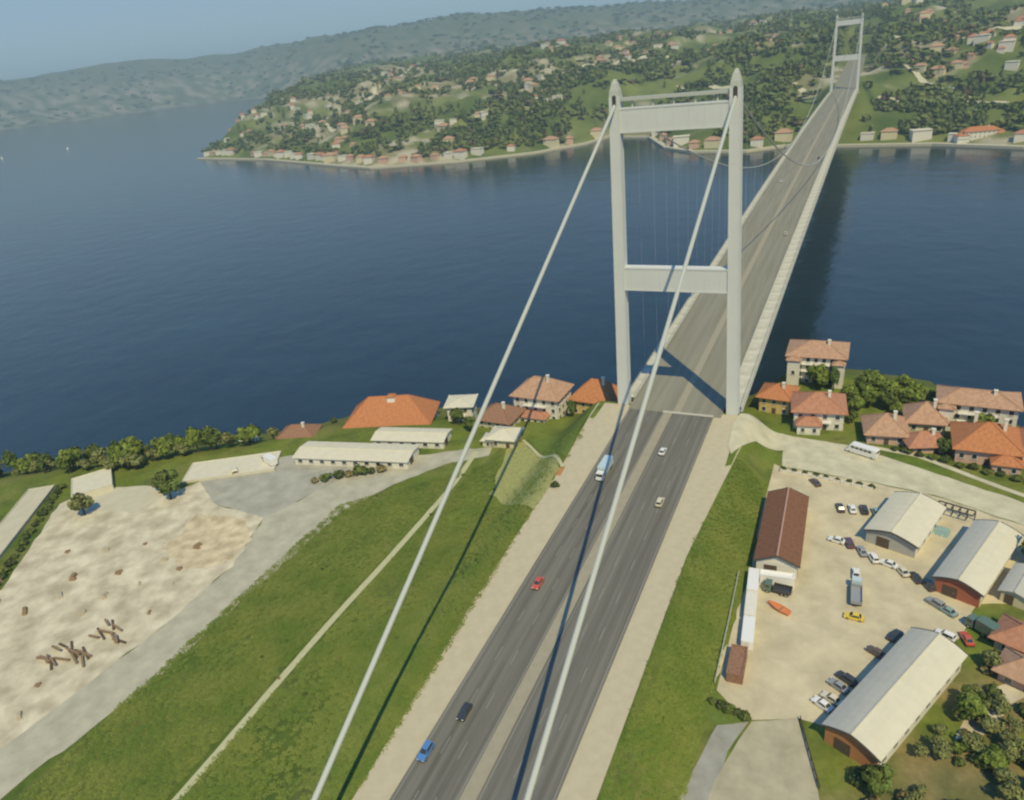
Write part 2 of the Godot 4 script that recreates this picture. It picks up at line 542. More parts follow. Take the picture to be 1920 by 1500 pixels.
func far_land():
	var verts := PackedVector3Array()
	var cols := PackedColorArray()
	var idx := PackedInt32Array()
	var rhos := PackedFloat32Array()
	var r := 860.0
	while r < 10500.0:
		rhos.append(r); r *= 1.0125 if r < 9000.0 else 1.04
	var w := 390
	for j in rhos.size():
		for i in w:
			var az := deg_to_rad(lerpf(-80.0, 78.0, float(i) / (w - 1)))
			var px := sin(az) * rhos[j]
			var pz := -cos(az) * rhos[j]
			verts.append(Vector3(px, gf(px, pz), pz))
			var a := clampf(n_mid.get_noise_2d(px * 0.45, pz * 0.45) + 0.5, 0, 1)
			var b := clampf(n_big.get_noise_2d(px * 0.9 + 3000, pz * 0.9) + 0.5, 0, 1)
			var s := clampf(n_small.get_noise_2d(px * 0.12, pz * 0.12) + 0.5, 0, 1)
			var c := Color(0.085, 0.13, 0.03).lerp(Color(0.2, 0.235, 0.065), a)
			c = c.lerp(Color(0.34, 0.3, 0.18), smoothstep(0.52, 0.78, b) * 0.7)
			c = c.lerp(Color(0.5, 0.46, 0.34), smoothstep(0.6, 0.75, s) * smoothstep(0.35, 0.65, b))
			if rhos[j] > 4300.0:
				c = Color(0.07, 0.11, 0.05).lerp(Color(0.17, 0.17, 0.09), a).lerp(Color(0.4, 0.34, 0.27), 0.8 * smoothstep(0.5, 0.75, n_small.get_noise_2d(px * 0.09, pz * 0.09) + 0.5) * (1.0 - smoothstep(60.0, 300.0, verts[verts.size() - 1].y)))
			cols.append(c)
	for j in rhos.size() - 1:
		for i in w - 1:
			var q := j * w + i
			for k in [q, q + w, q + 1, q + 1, q + w, q + w + 1]: idx.append(k)
	var arr := []
	arr.resize(Mesh.ARRAY_MAX)
	arr[Mesh.ARRAY_VERTEX] = verts; arr[Mesh.ARRAY_COLOR] = cols; arr[Mesh.ARRAY_INDEX] = idx
	struct("far_hills", smooth_mesh(arr), M.far_land, "green hills across the strait with a hazy range behind", "hills")

func water():
	var pm := PlaneMesh.new()
	pm.size = Vector2(26000, 22000)
	var o := struct("water", pm, M.water, "dark blue water of the strait under the bridge", "water")
	o.position = Vector3(-1500, WATER_Y, -3500)

func V(a: Array) -> Array:
	var out := []
	for i in range(0, a.size(), 2): out.append(Vector2(a[i], a[i + 1]))
	return out

func strip(x0: float, x1: float, z0: float, z1: float, up: float, thick := 0.0, slabs := 1) -> ArrayMesh:
	# a strip of the straight approach road; u runs across it, v along it
	var st := S()
	var n := int(ceilf(absf(z1 - z0) / 12.0))
	for i in n:
		var a := lerpf(z0, z1, float(i) / n)
		var b := lerpf(z0, z1, float(i + 1) / n)
		var ya := deck_y(a) + up
		var yb := deck_y(b) + up
		var p := [Vector3(x0, ya, a), Vector3(x1, ya, a), Vector3(x1, yb, b), Vector3(x0, yb, b)]
		var uv := [Vector2(x0 / 26.0, a / 90.0), Vector2(x1 / 26.0, a / 90.0), Vector2(x1 / 26.0, b / 90.0), Vector2(x0 / 26.0, b / 90.0)]
		for k in ([0, 1, 2, 0, 2, 3] if z1 > z0 else [0, 2, 1, 0, 3, 2]):
			st.set_uv(uv[k]); st.add_vertex(p[k])
		if thick > 0.0:
			var dn := Vector3(0, thick, 0)
			for e in [[0, 3], [2, 1]]:
				st.set_uv(Vector2.ZERO)
				quad(st, p[e[0]] - dn, p[e[1]] - dn, p[e[1]], p[e[0]])
	return done(st)

func grounds():
	# approach road
	struct("approach_road", strip(-15.2, 12.9, 4.6, 300, 0.16, 0.1), M.asphalt, "dark asphalt carriageways leading to the near tower", "road")
	struct("median_strip", strip(-3.2, -0.4, 4.6, 300, 0.3, 0.2), M.median, "pale strip between the two carriageways", "road")
	struct("verge", drape(PackedVector2Array(V([-15.2, 2, -15.2, 300, -21.4, 300, -21.7, 158, -24, 104, -24.6, 46, -27.2, 8, -27.2, 2])), 0.06, 3.0), M.verge, "pale concrete verge along the left carriageway", "verge")
	struct("verge", drape(PackedVector2Array(V([12.9, 2, 24.5, 2, 24.5, 12, 23, 34, 19.8, 75, 19.3, 143, 19.3, 300, 12.9, 300])), 0.06, 3.0), M.verge, "pale concrete verge beside the right carriageway", "verge")
	# worn lane lines
	for l in [[-14.7, -14.55, false], [-3.75, -3.6, false], [0.05, 0.2, false], [12.3, 12.45, false], [-11.1, -10.95, true], [-7.4, -7.25, true], [4.1, 4.25, true], [8.2, 8.35, true]]:
		var st := S()
		var z := 8.0
		while z < 296.0:
			var e := z + (4.0 if l[2] else 12.0)
			quad(st, Vector3(l[0], road_y(z) + 0.166, e if false else z), Vector3(l[0], road_y(e) + 0.166, e), Vector3(l[1], road_y(e) + 0.166, e), Vector3(l[1], road_y(z) + 0.166, z))
			z += 12.0
		struct("lane_marking", done(st), M.lane, "worn white lane line on the approach road", "road marking").set_meta("group", "lane lines of the approach road")
	# left of the road
	sheet("gravel_road", V([-97, 200, -95, 172, -90, 143, -90, 111, -89, 72, -80, 51, -71, 38, -58, 28, -60, 22, -86, 36, -100, 45, -104, 62, -112, 82, -104, 104, -104, 130, -106, 150, -112, 200]), "gravel", 0.05, "pale gravel road along the foot of the grass bank", "road")
	sheet("gravel_lot", V([-104, 62, -100, 45, -128, 45, -140, 52, -152, 70, -135, 80, -112, 82]), "gravel_grey", 0.055, "grey gravel lot between sheds and the bare earth", "gravel lot")
	sheet("bare_earth", V([-188, 97, -160, 92, -152, 70, -135, 80, -112, 82, -104, 104, -104, 130, -106, 150, -112, 200, -215, 200, -176, 150, -165, 134, -170, 127, -181, 110]), "dirt", 0.06, "bare pale earth of the building site on the left", "bare earth")
	sheet("bare_earth", V([-136, 86, -118, 84, -108, 92, -107, 104, -118, 110, -132, 104]), "dirt_pink", 0.085, "pinkish patch of bare earth beside the gravel lot", "bare earth", 0.9)
	sheet("earth_track", V([-186, 84, -164, 76, -154, 78, -160, 92, -168, 120, -176, 118, -192, 96]), "concrete", 0.05, "pale track between the round bushes and the earth", "track")
	sheet("footpath", Array(band(smooth_line(V([-64, 27, -62, 44, -61.3, 61, -61, 90, -61.2, 118, -60, 166, -60, 210])), 1.8)), "path", 0.07, "long pale footpath down the left grass bank", "path", 0.05)
	sheet("footpath", Array(band(smooth_line(V([-51, 16, -44, 22, -33, 33, -24, 45])), 1.1)), "path", 0.42, "short diagonal footpath up to the left verge", "path", 0.05, 1.0)
	sheet("dry_grass_patch", V([-55, 18, -50, 17, -42, 24, -30, 37, -24.8, 46, -24, 68, -34, 60, -47, 50, -51, 34]), "dry_grass", 0.22, "dry tan grass patch beside the left verge", "grass", 0.7, 1.5)
	sheet("lawn", V([-49, 15, -40, 11, -28, 10, -27.3, 20, -25, 40, -31, 34, -40, 24]), "lawn", 0.3, "bright green grass triangle near the left tower leg", "grass", 0.4, 1.5)
	sheet("orange_soil", V([-25.5, 45, -23.6, 44, -23, 49, -25, 50]), "orange_soil", 0.1, "small patch of orange soil on the left verge", "soil", 0.3)
	# right of the road
	sheet("service_yard", V([32.6, 14, 35, 15.6, 61, 18, 76, 21, 96, 30, 110, 38, 104, 60, 92, 61, 82.5, 64.5, 79, 76, 66, 98, 55.5, 109.5, 49, 109, 41, 112.5, 33, 107.4, 31.8, 100, 33, 88, 34, 64, 32.6, 30]), "yard", 0.05, "wide pale service yard right of the motorway", "yard", 0.3)
	struct("road_junction", drape(PackedVector2Array(V([19.5, 9, 20.5, 0.5, 25, -4, 33.7, -5.4, 35.6, 5.5, 31.5, 6.5, 27, 10.5, 24.2, 19, 22, 26, 20.5, 22])), 0.22, 1.0), M.road_pale, "pale sloping junction at the foot of the right tower leg", "road")
	sheet("shore_road", V([33.5, -5.2, 53, -2.6, 60, 0.5, 72, 6, 97, 18.5, 140, 40, 140, 53, 96, 29.6, 76, 20.6, 61, 17.6, 35.6, 15.2]), "road_pale", 0.055, "pale road passing between the yard and the houses", "road", 0.25)
	sheet("footpath", Array(band(smooth_line(V([58, -3.2, 68, -1.5, 75.5, 1.3, 97, 14.6, 130, 31])), 1.8)), "road_pale", 0.06, "narrow pale path above the shore road", "path", 0.1)
	sheet("driveway", V([41, 112.6, 49, 109.1, 52, 117, 54, 126, 78, 260, 44, 260, 35, 142, 36.4, 128, 39, 118]), "driveway", 0.055, "grey brown driveway running out of the yard", "driveway", 0.3)
	sheet("driveway", V([35, 115.6, 40.6, 113, 38.8, 118, 36.2, 128, 34.8, 142, 43.5, 260, 38, 260, 30, 142, 32, 128]), "driveway_grey", 0.06, "blue grey strip along the edge of the driveway", "driveway", 0.4)
	sheet("lawn", V([32.4, 108.4, 40.3, 112.2, 39.5, 113.4, 35, 115.4, 31.6, 114]), "lawn", 0.07, "small dark lawn bed at the yard corner", "grass", 0.3)
	sheet("earth_track", V([82, 90, 88, 86, 100, 92, 100, 95, 88, 90, 84, 96, 78, 106, 76, 105]), "dirt", 0.07, "bare track winding through the scrub", "track", 0.5)

# ---------------------------------------------------------------- the bridge
func tower(bridge: Node3D, z: float, base: float, pier_to: float):
	var t := Node3D.new()
	t.name = "tower"
	bridge.add_child(t, true)
	t.position = Vector3(0, 0, z)
	for s in [-1.0, 1.0]:
		var hgt := 98.4 - base
		var bx := 16.9 + 1.35 * (98.4 - base) / 103.0
		var st := S()
		hexa(st, Vector3(s * bx, base + hgt / 2, 0), Vector3(3.5, hgt, 3.7), Vector3(3.0, hgt, 3.1), 0.0, Vector3(s * (16.9 - bx), 0, 0))
		# raised corner plates down the four edges
		for cx in [-1.0, 1.0]:
			for cz in [-1.0, 1.0]:
				hexa(st, Vector3(s * bx + cx * 1.64, base + hgt / 2, cz * 1.74), Vector3(0.36, hgt - 0.1, 0.36), Vector3(0.34, hgt - 0.1, 0.34), 0.0, Vector3(s * (16.9 - bx) - cx * 0.25, 0, -cz * 0.3))
		for k in 9:
			var f := (k + 0.6) / 9.4
			hexa(st, Vector3(lerpf(s * bx, s * 16.9, f), base + hgt * f, 0), Vector3(lerpf(3.58, 3.08, f), 0.16, lerpf(3.78, 3.18, f)), Vector3(lerpf(3.58, 3.08, f), 0.16, lerpf(3.78, 3.18, f)))
		build("leg", st, M.tower_paint, t)
		st = S()
		hexa(st, Vector3(s * 16.9, 99.2, 0), Vector3(3.0, 1.6, 3.1), Vector3(2.7, 1.6, 2.8))
		hexa(st, Vector3(s * 16.9, 101.0, 0), Vector3(2.6, 2.0, 2.7), Vector3(1.6, 2.0, 1.8))
		hexa(st, Vector3(s * 16.9, 102.5, 0), Vector3(1.5, 1.0, 1.7), Vector3(0.6, 1.0, 0.8))
		build("saddle_housing", st, M.cable_paint, t)
		for e in [-1.0, 1.0]:
			st = S()
			hexa(st, Vector3(s * 16.9, 97.0, e * 1.46), Vector3(1.2, 2.6, 0.3), Vector3(1.2, 2.6, 0.3))
			tube(st, Vector3(s * 16.9, 98.2, e * 1.3), Vector3(s * 16.9, 98.2, e * 1.6), 0.6, 0.6, 10)
			build("cable_opening", st, M.hole, t)
		st = S()
		box(st, Vector3(s * bx, (base + pier_to) / 2, 0), Vector3(8.0, base - pier_to, 10.0))
		box(st, Vector3(s * bx, base - 0.2, 0), Vector3(6.6, 0.9, 8.4))
		build("pier", st, M.concrete, t)
	for b in [[88.4, 95.2, 2.6], [40.8, 48.2, 2.9]]:
		var half: float = 16.9 + 1.35 * (98.4 - (b[0] + b[1]) / 2) / 103.0 - 1.5
		var st := S()
		box(st, Vector3(0, (b[0] + b[1]) / 2, 0), Vector3(half * 2, b[1] - b[0], b[2]))
		# top and bottom flange lips
		box(st, Vector3(0, b[1] - 0.2, 0), Vector3(half * 2 - 0.1, 0.5, b[2] + 0.24))
		box(st, Vector3(0, b[0] + 0.2, 0), Vector3(half * 2 - 0.1, 0.46, b[2] + 0.24))
		for k in 7:
			box(st, Vector3(-half + half * 2 * (k + 0.5) / 7.0, (b[0] + b[1]) / 2, 0), Vector3(0.16, b[1] - b[0] - 1.0, b[2] + 0.12))
		build("crossbeam", st, M.tower_paint, t)
	var st := S()
	box(st, Vector3(0, 97.5, 0), Vector3(30.0, 0.9, 1.7))
	for k in 5: box(st, Vector3(-12 + k * 6.0, 96.1, 0), Vector3(0.4, 1.9, 0.4))
	build("top_strut", st, M.cable_paint, t)

func span_cable_y(z: float) -> float:
	if z > 0.0: return 96.6 - 0.47 * z
	if z < -1090.0: return 96.6 - 0.47 * (-1090.0 - z)
	return 8.6 + 88.0 * pow((z + 545.0) / 545.0, 2.0)

func bridge():
	var b := thing("suspension_bridge", "pale grey suspension bridge with two portal towers crossing the strait", "bridge", Vector3.ZERO)
	tower(b, 0.0, -4.0, -14.0)
	tower(b, -1090.0, -4.0, -34.0)
	# box girder: cross-sections along the camber
	var prof := [Vector2(-16.2, -0.2), Vector2(16.2, -0.2), Vector2(19.9, -1.5), Vector2(14.5, -3.3), Vector2(-14.5, -3.3), Vector2(-19.9, -1.5)]
	var st := S()
	var z0 := -3.6
	var n := 60
	for i in n:
		var a := lerpf(z0, -1086.4, float(i) / n)
		var c := lerpf(z0, -1086.4, float(i + 1) / n)
		for k in 6:
			var p: Vector2 = prof[k]
			var q: Vector2 = prof[(k + 1) % 6]
			quad(st, Vector3(p.x + DECK_X, p.y + deck_y(a), a), Vector3(q.x + DECK_X, q.y + deck_y(a), a), Vector3(q.x + DECK_X, q.y + deck_y(c), c), Vector3(p.x + DECK_X, p.y + deck_y(c), c))
	build("girder", st, M.girder, b)
	part("carriageway", strip(DECK_X - 16.4, DECK_X - 1.2, 4.7, -1092, 0.1, 0.2), M.asphalt_deck, b)
	part("carriageway", strip(DECK_X + 1.2, DECK_X + 14.4, 4.7, -1092, 0.1, 0.2), M.asphalt_deck, b)
	part("median", strip(DECK_X - 1.2, DECK_X + 1.2, 4.7, -1092, 0.22, 0.3), M.median, b)
	for s in [-1.0, 1.0]:
		var lo := 16.4 if s < 0.0 else 14.4
		part("footway", strip(minf(DECK_X + s * lo, DECK_X + s * 19.7), maxf(DECK_X + s * lo, DECK_X + s * 19.7), -3.4, -1086.4, 0.3, 0.55), M.footway, b)
		for x in [lo + 0.2, 19.4]:
			st = S()
			for i in 60:
				var a := lerpf(-3.6, -1086, i / 60.0)
				var c := lerpf(-3.6, -1086, (i + 1) / 60.0)
				for up in [0.8, 1.3]:
					tube(st, Vector3(DECK_X + s * x, deck_y(a) + up, a), Vector3(DECK_X + s * x, deck_y(c) + up, c), 0.07, 0.07, 4, false)
				for k in 3:
					var e := lerpf(a, c, k / 3.0)
					box(st, Vector3(DECK_X + s * x, deck_y(e) + 0.8, e), Vector3(0.12, 1.0, 0.12))
			build("railing", st, M.cable_paint, b)
	st = S()
	box(st, Vector3(4.6, 0.19, 4.5), Vector3(16.4, 0.1, 1.3))
	build("expansion_joint", st, M.joint, b)
	st = S()
	box(st, Vector3(-1.2, -2.2, 0.4), Vector3(28.0, 4.2, 7.4))
	build("abutment", st, M.concrete, b)
	# cables with their hangers
	var unit := S()
	tube(unit, Vector3.ZERO, Vector3(0, 1, 0), 0.02, 0.02, 5, false)
	var hanger := done(unit)
	for s in [-1.0, 1.0]:
		st = S()
		var zs := []
		var z := 218.0
		while z > -1305.0:
			zs.append(z); z -= 9.08 if z < 0.0 else 27.25
		for i in zs.size() - 1:
			var xa := cable_x(s, zs[i])
			var xb := cable_x(s, zs[i + 1])
			tube(st, Vector3(xa, span_cable_y(zs[i]), zs[i]), Vector3(xb, span_cable_y(zs[i + 1]), zs[i + 1]), 0.48 if zs[i] > 0.0 else 0.27, 0.48 if zs[i] > 0.0 else 0.27, 10, false)
		st.generate_normals()
		var cable := part("main_cable", st.commit(), M.cable_paint, b)
		for i in 59:
			var hz := -18.0 * (i + 1) - 4.0
			var y0 := deck_y(hz) - 0.2
			var h := part("hanger", hanger, M.steel, cable, Vector3(s * 16.9, y0, hz))
			h.scale = Vector3(1, maxf(0.4, span_cable_y(hz) - y0), 1)

func cable_x(s: float, z: float) -> float:
	return s * 16.9 + (z * 0.0125 if (s < 0.0 and z > 0.0) else 0.0)

# ---------------------------------------------------------------- plants
func leaf_mesh(sd: int, lobes: int, radius: float, height: float, base_y: float, leaves: int, size: float, tone: Color) -> ArrayMesh:
	var r := RandomNumberGenerator.new(); r.seed = sd
	var st := SurfaceTool.new()
	st.begin(Mesh.PRIMITIVE_TRIANGLES)
	var cs := []
	for i in lobes:
		var a := TAU * (i + r.randf_range(-0.3, 0.3)) / lobes
		var d := radius * r.randf_range(0.25, 0.62) if i > 0 else 0.0
		var y := base_y + height * (r.randf_range(0.3, 0.68) if i > 0 else 0.72)
		cs.append([Vector3(cos(a) * d, y, sin(a) * d), radius * r.randf_range(0.38, 0.58), r.randf_range(0.75, 1.25)])
	for i in leaves:
		var c = cs[i % cs.size()]
		var dir := Vector3(r.randfn(), r.randfn() * 0.9 + 0.15, r.randfn()).normalized()
		var p: Vector3 = c[0] + dir * c[1] * pow(r.randf(), 0.35) * Vector3(1, height / radius * 0.62, 1)
		if p.y < base_y * 0.7: p.y = base_y * 0.7 + r.randf() * 0.4
		var nrm := (dir + Vector3(r.randf_range(-0.7, 0.7), r.randf_range(-0.3, 0.8), r.randf_range(-0.7, 0.7))).normalized()
		var u := nrm.cross(Vector3(r.randf_range(-1, 1), r.randf_range(-1, 1), r.randf_range(-1, 1))).normalized()
		var v := nrm.cross(u)
		var s := size * r.randf_range(0.6, 1.3)
		var k: float = c[2] * r.randf_range(0.75, 1.25)
		st.set_color(Color(tone.r * k * r.randf_range(0.9, 1.12), tone.g * k, tone.b * k))
		var q := [p - u * s - v * s * 0.5, p + u * s * 0.3 - v * s * 0.8, p + u * s + v * s * 0.4, p - u * s * 0.2 + v * s * 0.9]
		var face: Vector3 = (q[1] - q[0]).cross(q[2] - q[0])
		st.set_normal(dir.lerp(face.normalized() * signf(face.dot(dir)), 0.5).normalized())
		for kk in ([0, 2, 1, 0, 3, 2] if face.dot(dir) > 0.0 else [0, 1, 2, 0, 2, 3]): st.add_vertex(q[kk])
	return st.commit()

func trunk_mesh(sd: int, h: float, rad: float, spread: float) -> ArrayMesh:
	var r := RandomNumberGenerator.new(); r.seed = sd
	var st := S()
	var top := Vector3(r.randf_range(-0.2, 0.2), h, r.randf_range(-0.2, 0.2))
	tube(st, Vector3(0, -0.4, 0), Vector3(0, 0.5, 0), rad * 1.5, rad, 7, false)
	tube(st, Vector3(0, 0.5, 0), top, rad, rad * 0.6, 7, false)
	for i in 5:
		var a := TAU * (i + r.randf()) / 5.0
		var s := top * r.randf_range(0.6, 0.95)
		tube(st, s, s + Vector3(cos(a) * spread, h * r.randf_range(0.45, 0.8), sin(a) * spread), rad * 0.42, rad * 0.12, 5, false)
	return done(st)

var protos := {}
func make_tree(kind: String) -> Node3D:
	# kind: radius, height, tone come from a small table; each kind is built once and copied
	var P: Array = {
		"broad_tree": [3.6, 5.2, 2.2, 900, 0.42, Color(0.15, 0.2, 0.042), 1.0],
		"dark_tree": [3.2, 6.0, 1.8, 900, 0.4, Color(0.12, 0.165, 0.045), 1.0],
		"olive_tree": [3.0, 4.0, 1.6, 700, 0.4, Color(0.18, 0.2, 0.075), 0.9],
		"tall_tree": [2.6, 7.5, 2.0, 850, 0.4, Color(0.09, 0.135, 0.04), 0.9],
		"shrub": [1.7, 1.9, 0.2, 420, 0.28, Color(0.125, 0.16, 0.045), 0.25],
		"dark_shrub": [1.8, 2.1, 0.2, 420, 0.28, Color(0.085, 0.11, 0.038), 0.25],
		"dry_shrub": [1.5, 1.5, 0.2, 360, 0.26, Color(0.26, 0.22, 0.1), 0.25],
	}[kind]
	var t := Node3D.new()
	t.name = kind
	var trunk := part("trunk", trunk_mesh(kind.hash() % 97, P[2] + P[1] * 0.3, P[6] * 0.28, P[0] * 0.6), M.bark, t)
	part("crown", leaf_mesh(kind.hash() % 89, 8, P[0], P[1], P[2], P[3], P[4], P[5]), M.leaf, t)
	return t

func plant(kind: String, label: String, x: float, z: float, size: float, group := "", up := 0.0) -> Node3D:
	if not protos.has(kind): protos[kind] = make_tree(kind)
	var o: Node3D = protos[kind].duplicate()
	o.name = numbered(kind)
	add_child(o)
	o.position = on(x, z, up)
	o.rotation.y = rng.randf() * TAU
	o.scale = Vector3(size * rng.randf_range(0.9, 1.1), size * rng.randf_range(0.88, 1.12), size * rng.randf_range(0.9, 1.1))
	tag(o, label, "shrub" if kind.ends_with("shrub") else "tree", group)
	return o

# ---------------------------------------------------------------- buildings
var shared := {}
func unit_box(size: Vector3) -> Mesh:
	var k := "box%s" % size
	if not shared.has(k):
		var st := S()
		box(st, Vector3.ZERO, size)
		shared[k] = done(st)
	return shared[k]

func window(wall: Node3D, at: Vector3, yaw: float, w: float, h: float, shutter := false):
	var f := part("window", unit_box(Vector3(w + 0.24, h + 0.24, 0.12)), M.white, wall, at, yaw)
	part("pane", unit_box(Vector3(w, h, 0.06)), M.glass, f, Vector3(0, 0, 0.055))
	part("sill", unit_box(Vector3(w + 0.4, 0.1, 0.26)), M.wall_grey, f, Vector3(0, -h / 2 - 0.17, 0.08))

func hip(st: SurfaceTool, w: float, d: float, y: float, h: float, over: float, shift := Vector3.ZERO):
	var a := w / 2 + over
	var b := d / 2 + over
	var e := 0.22
	var rx := maxf(0.15, a - b) if a >= b else 0.0
	var rz := maxf(0.15, b - a) if b > a else 0.0
	var c := [Vector3(-a, y, b), Vector3(a, y, b), Vector3(a, y, -b), Vector3(-a, y, -b)]
	var r0 := Vector3(-rx, y + h, rz)
	var r1 := Vector3(rx, y + h, -rz)
	for i in 4: c[i] += shift
	r0 += shift; r1 += shift
	var dn := Vector3(0, -e, 0)
	for i in 4: quad(st, c[i] + dn, c[(i + 1) % 4] + dn, c[(i + 1) % 4], c[i])
	quad(st, c[3] + dn, c[2] + dn, c[1] + dn, c[0] + dn)
	if a >= b:
		quad(st, c[0], c[1], r1, r0); quad(st, c[2], c[3], r0, r1)
		tri(st, c[1], c[2], r1); tri(st, c[3], c[0], r0)
	else:
		tri(st, c[0], c[1], r0); tri(st, c[2], c[3], r1)
		quad(st, c[1], c[2], r1, r0); quad(st, c[3], c[0], r0, r1)
	# hip and ridge caps
	for l in [[r0, r1], [c[0], r0], [c[3], r0 if a >= b else r1], [c[1], r1 if a >= b else r0], [c[2], r1]]:
		tube(st, l[0] + Vector3(0, 0.06, 0), l[1] + Vector3(0, 0.06, 0), 0.16, 0.16, 5, false)

func house(called: String, label: String, at: Vector3, yaw: float, w: float, d: float, wall_h: float, roof_h: float, wall_m: String, roof_m: String, floors: int, opt := {}) -> Node3D:
	var t := thing(called, label, "house", at, yaw, opt.get("group", "houses on the near shore"))
	var down: float = opt.get("down", 3.0)
	var st := S()
	box(st, Vector3(0, (wall_h - down) / 2, 0), Vector3(w, wall_h + down, d))
	# string course between the floors
	for f in range(1, floors):
		box(st, Vector3(0, wall_h * f / floors, 0), Vector3(w + 0.16, 0.22, d + 0.16))
	var wall := build("wall", st, M[wall_m], t)
	var wings: Array = opt.get("wings", [])
	for q in wings:   # x, z, w, d, h, roof_h
		st = S()
		box(st, Vector3(q[0], (q[4] - down) / 2, q[1]), Vector3(q[2], q[4] + down, q[3]))
		build("wall", st, M[wall_m], t)
		st = S()
		hip(st, q[2], q[3], q[4] + 0.2, q[5], 0.6, Vector3(q[0], 0, q[1]))
		build("roof", st, M[opt.get("wing_roof", roof_m)], t)
		var nn := int(q[2] / 2.6)
		for i in nn:
			window(wall, Vector3(q[0] - q[2] / 2 + q[2] * (i + 0.5) / nn, q[4] * 0.55, q[1] + q[3] / 2 + 0.02), 0.0, 1.1, 1.4)
	st = S()
	if opt.get("gable", false):
		gable_roof(st, w, d, wall_h + 0.2, roof_h, 0.7)
		var gs := S()
		for e in [-1.0, 1.0]:
			var p := PackedVector2Array([Vector2(-d / 2, 0), Vector2(d / 2, 0), Vector2(0, roof_h * 0.92)])
			extrude(gs, p, -0.1, 0.1, Transform3D(Basis(Vector3.UP, PI / 2), Vector3(e * (w / 2 - 0.12), wall_h, 0)))
		build("gable_wall", gs, M[wall_m], t)
	else:
		hip(st, w, d, wall_h + 0.22, roof_h, 1.15)
	var roof := build("roof", st, M[roof_m], t)
	for q in opt.get("chimneys", [[0.2, 0.1]]):
		st = S()
		var cx: float = q[0] * w
		var cz: float = q[1] * d
		box(st, Vector3(cx, wall_h + roof_h * 0.75, cz), Vector3(0.9, roof_h * 0.9 + 1.0, 0.9))
		box(st, Vector3(cx, wall_h + roof_h * 1.2 + 0.62, cz), Vector3(1.15, 0.25, 1.15))
		build("chimney", st, M.wall_white, roof)
	if opt.has("dormer"):
		st = S()
		var dx: float = opt.dormer * w
		box(st, Vector3(dx, wall_h + roof_h * 0.93, 0.8), Vector3(3.0, 2.2, 2.6))
		build("dormer", st, M.white, roof)
		st = S()
		hip(st, 2.6, 2.6, wall_h + roof_h * 0.93 + 1.2, 0.8, 0.3, Vector3(dx, 0, 0.8))
		build("dormer_roof", st, M[roof_m], roof)
	var fh := wall_h / floors
	for f in floors:
		var y := fh * (f + 0.55)
		var nx := maxi(2, int(w / opt.get("pitch", 3.2)))
		for i in nx:
			if f == 0 and i == nx / 2: continue
			window(wall, Vector3(-w / 2 + w * (i + 0.5) / nx, y, d / 2 + 0.02), 0.0, 1.25, 1.5)
		var nz := maxi(1, int(d / opt.get("pitch", 3.2)))
		for i in nz:
			for e in [-1.0, 1.0]:
				window(wall, Vector3(e * (w / 2 + 0.02), y, -d / 2 + d * (i + 0.5) / nz), e * PI / 2, 1.2, 1.5)
	var dr := part("door", unit_box(Vector3(1.3, 2.3, 0.14)), M.wood_dark, t, Vector3(-w / 2 + w * (maxi(2, int(w / opt.get("pitch", 3.2))) / 2 + 0.5) / maxi(2, int(w / opt.get("pitch", 3.2))), 1.15, d / 2 + 0.03))
	part("handle", unit_box(Vector3(0.06, 0.2, 0.08)), M.rim, dr, Vector3(0.5, -0.1, 0.09))
	if opt.get("balcony", false):
		for f in range(1, floors):
			st = S()
			box(st, Vector3(0, fh * f + 0.1, d / 2 + 0.8), Vector3(w * 0.5, 0.2, 1.5))
			box(st, Vector3(0, fh * f + 1.1, d / 2 + 1.5), Vector3(w * 0.5, 0.1, 0.1))
			for k in 9: box(st, Vector3(-w * 0.25 + w * 0.5 * k / 8.0, fh * f + 0.6, d / 2 + 1.5), Vector3(0.08, 1.0, 0.08))
			build("balcony", st, M.white, t)
	return t

func gable_roof(st: SurfaceTool, w: float, d: float, y: float, h: float, over: float):
	# the ridge runs along x
	var a := w / 2 + over
	var b := d / 2 + over
	var th := 0.24
	var prof := PackedVector2Array([Vector2(-b, y), Vector2(0, y + h), Vector2(b, y), Vector2(b, y - th), Vector2(0, y + h - th), Vector2(-b, y - th)])
	extrude(st, prof, -a, a, Transform3D(Basis(Vector3.UP, PI / 2), Vector3.ZERO))
	tube(st, Vector3(-a, y + h, 0), Vector3(a, y + h, 0), 0.2, 0.2, 5)

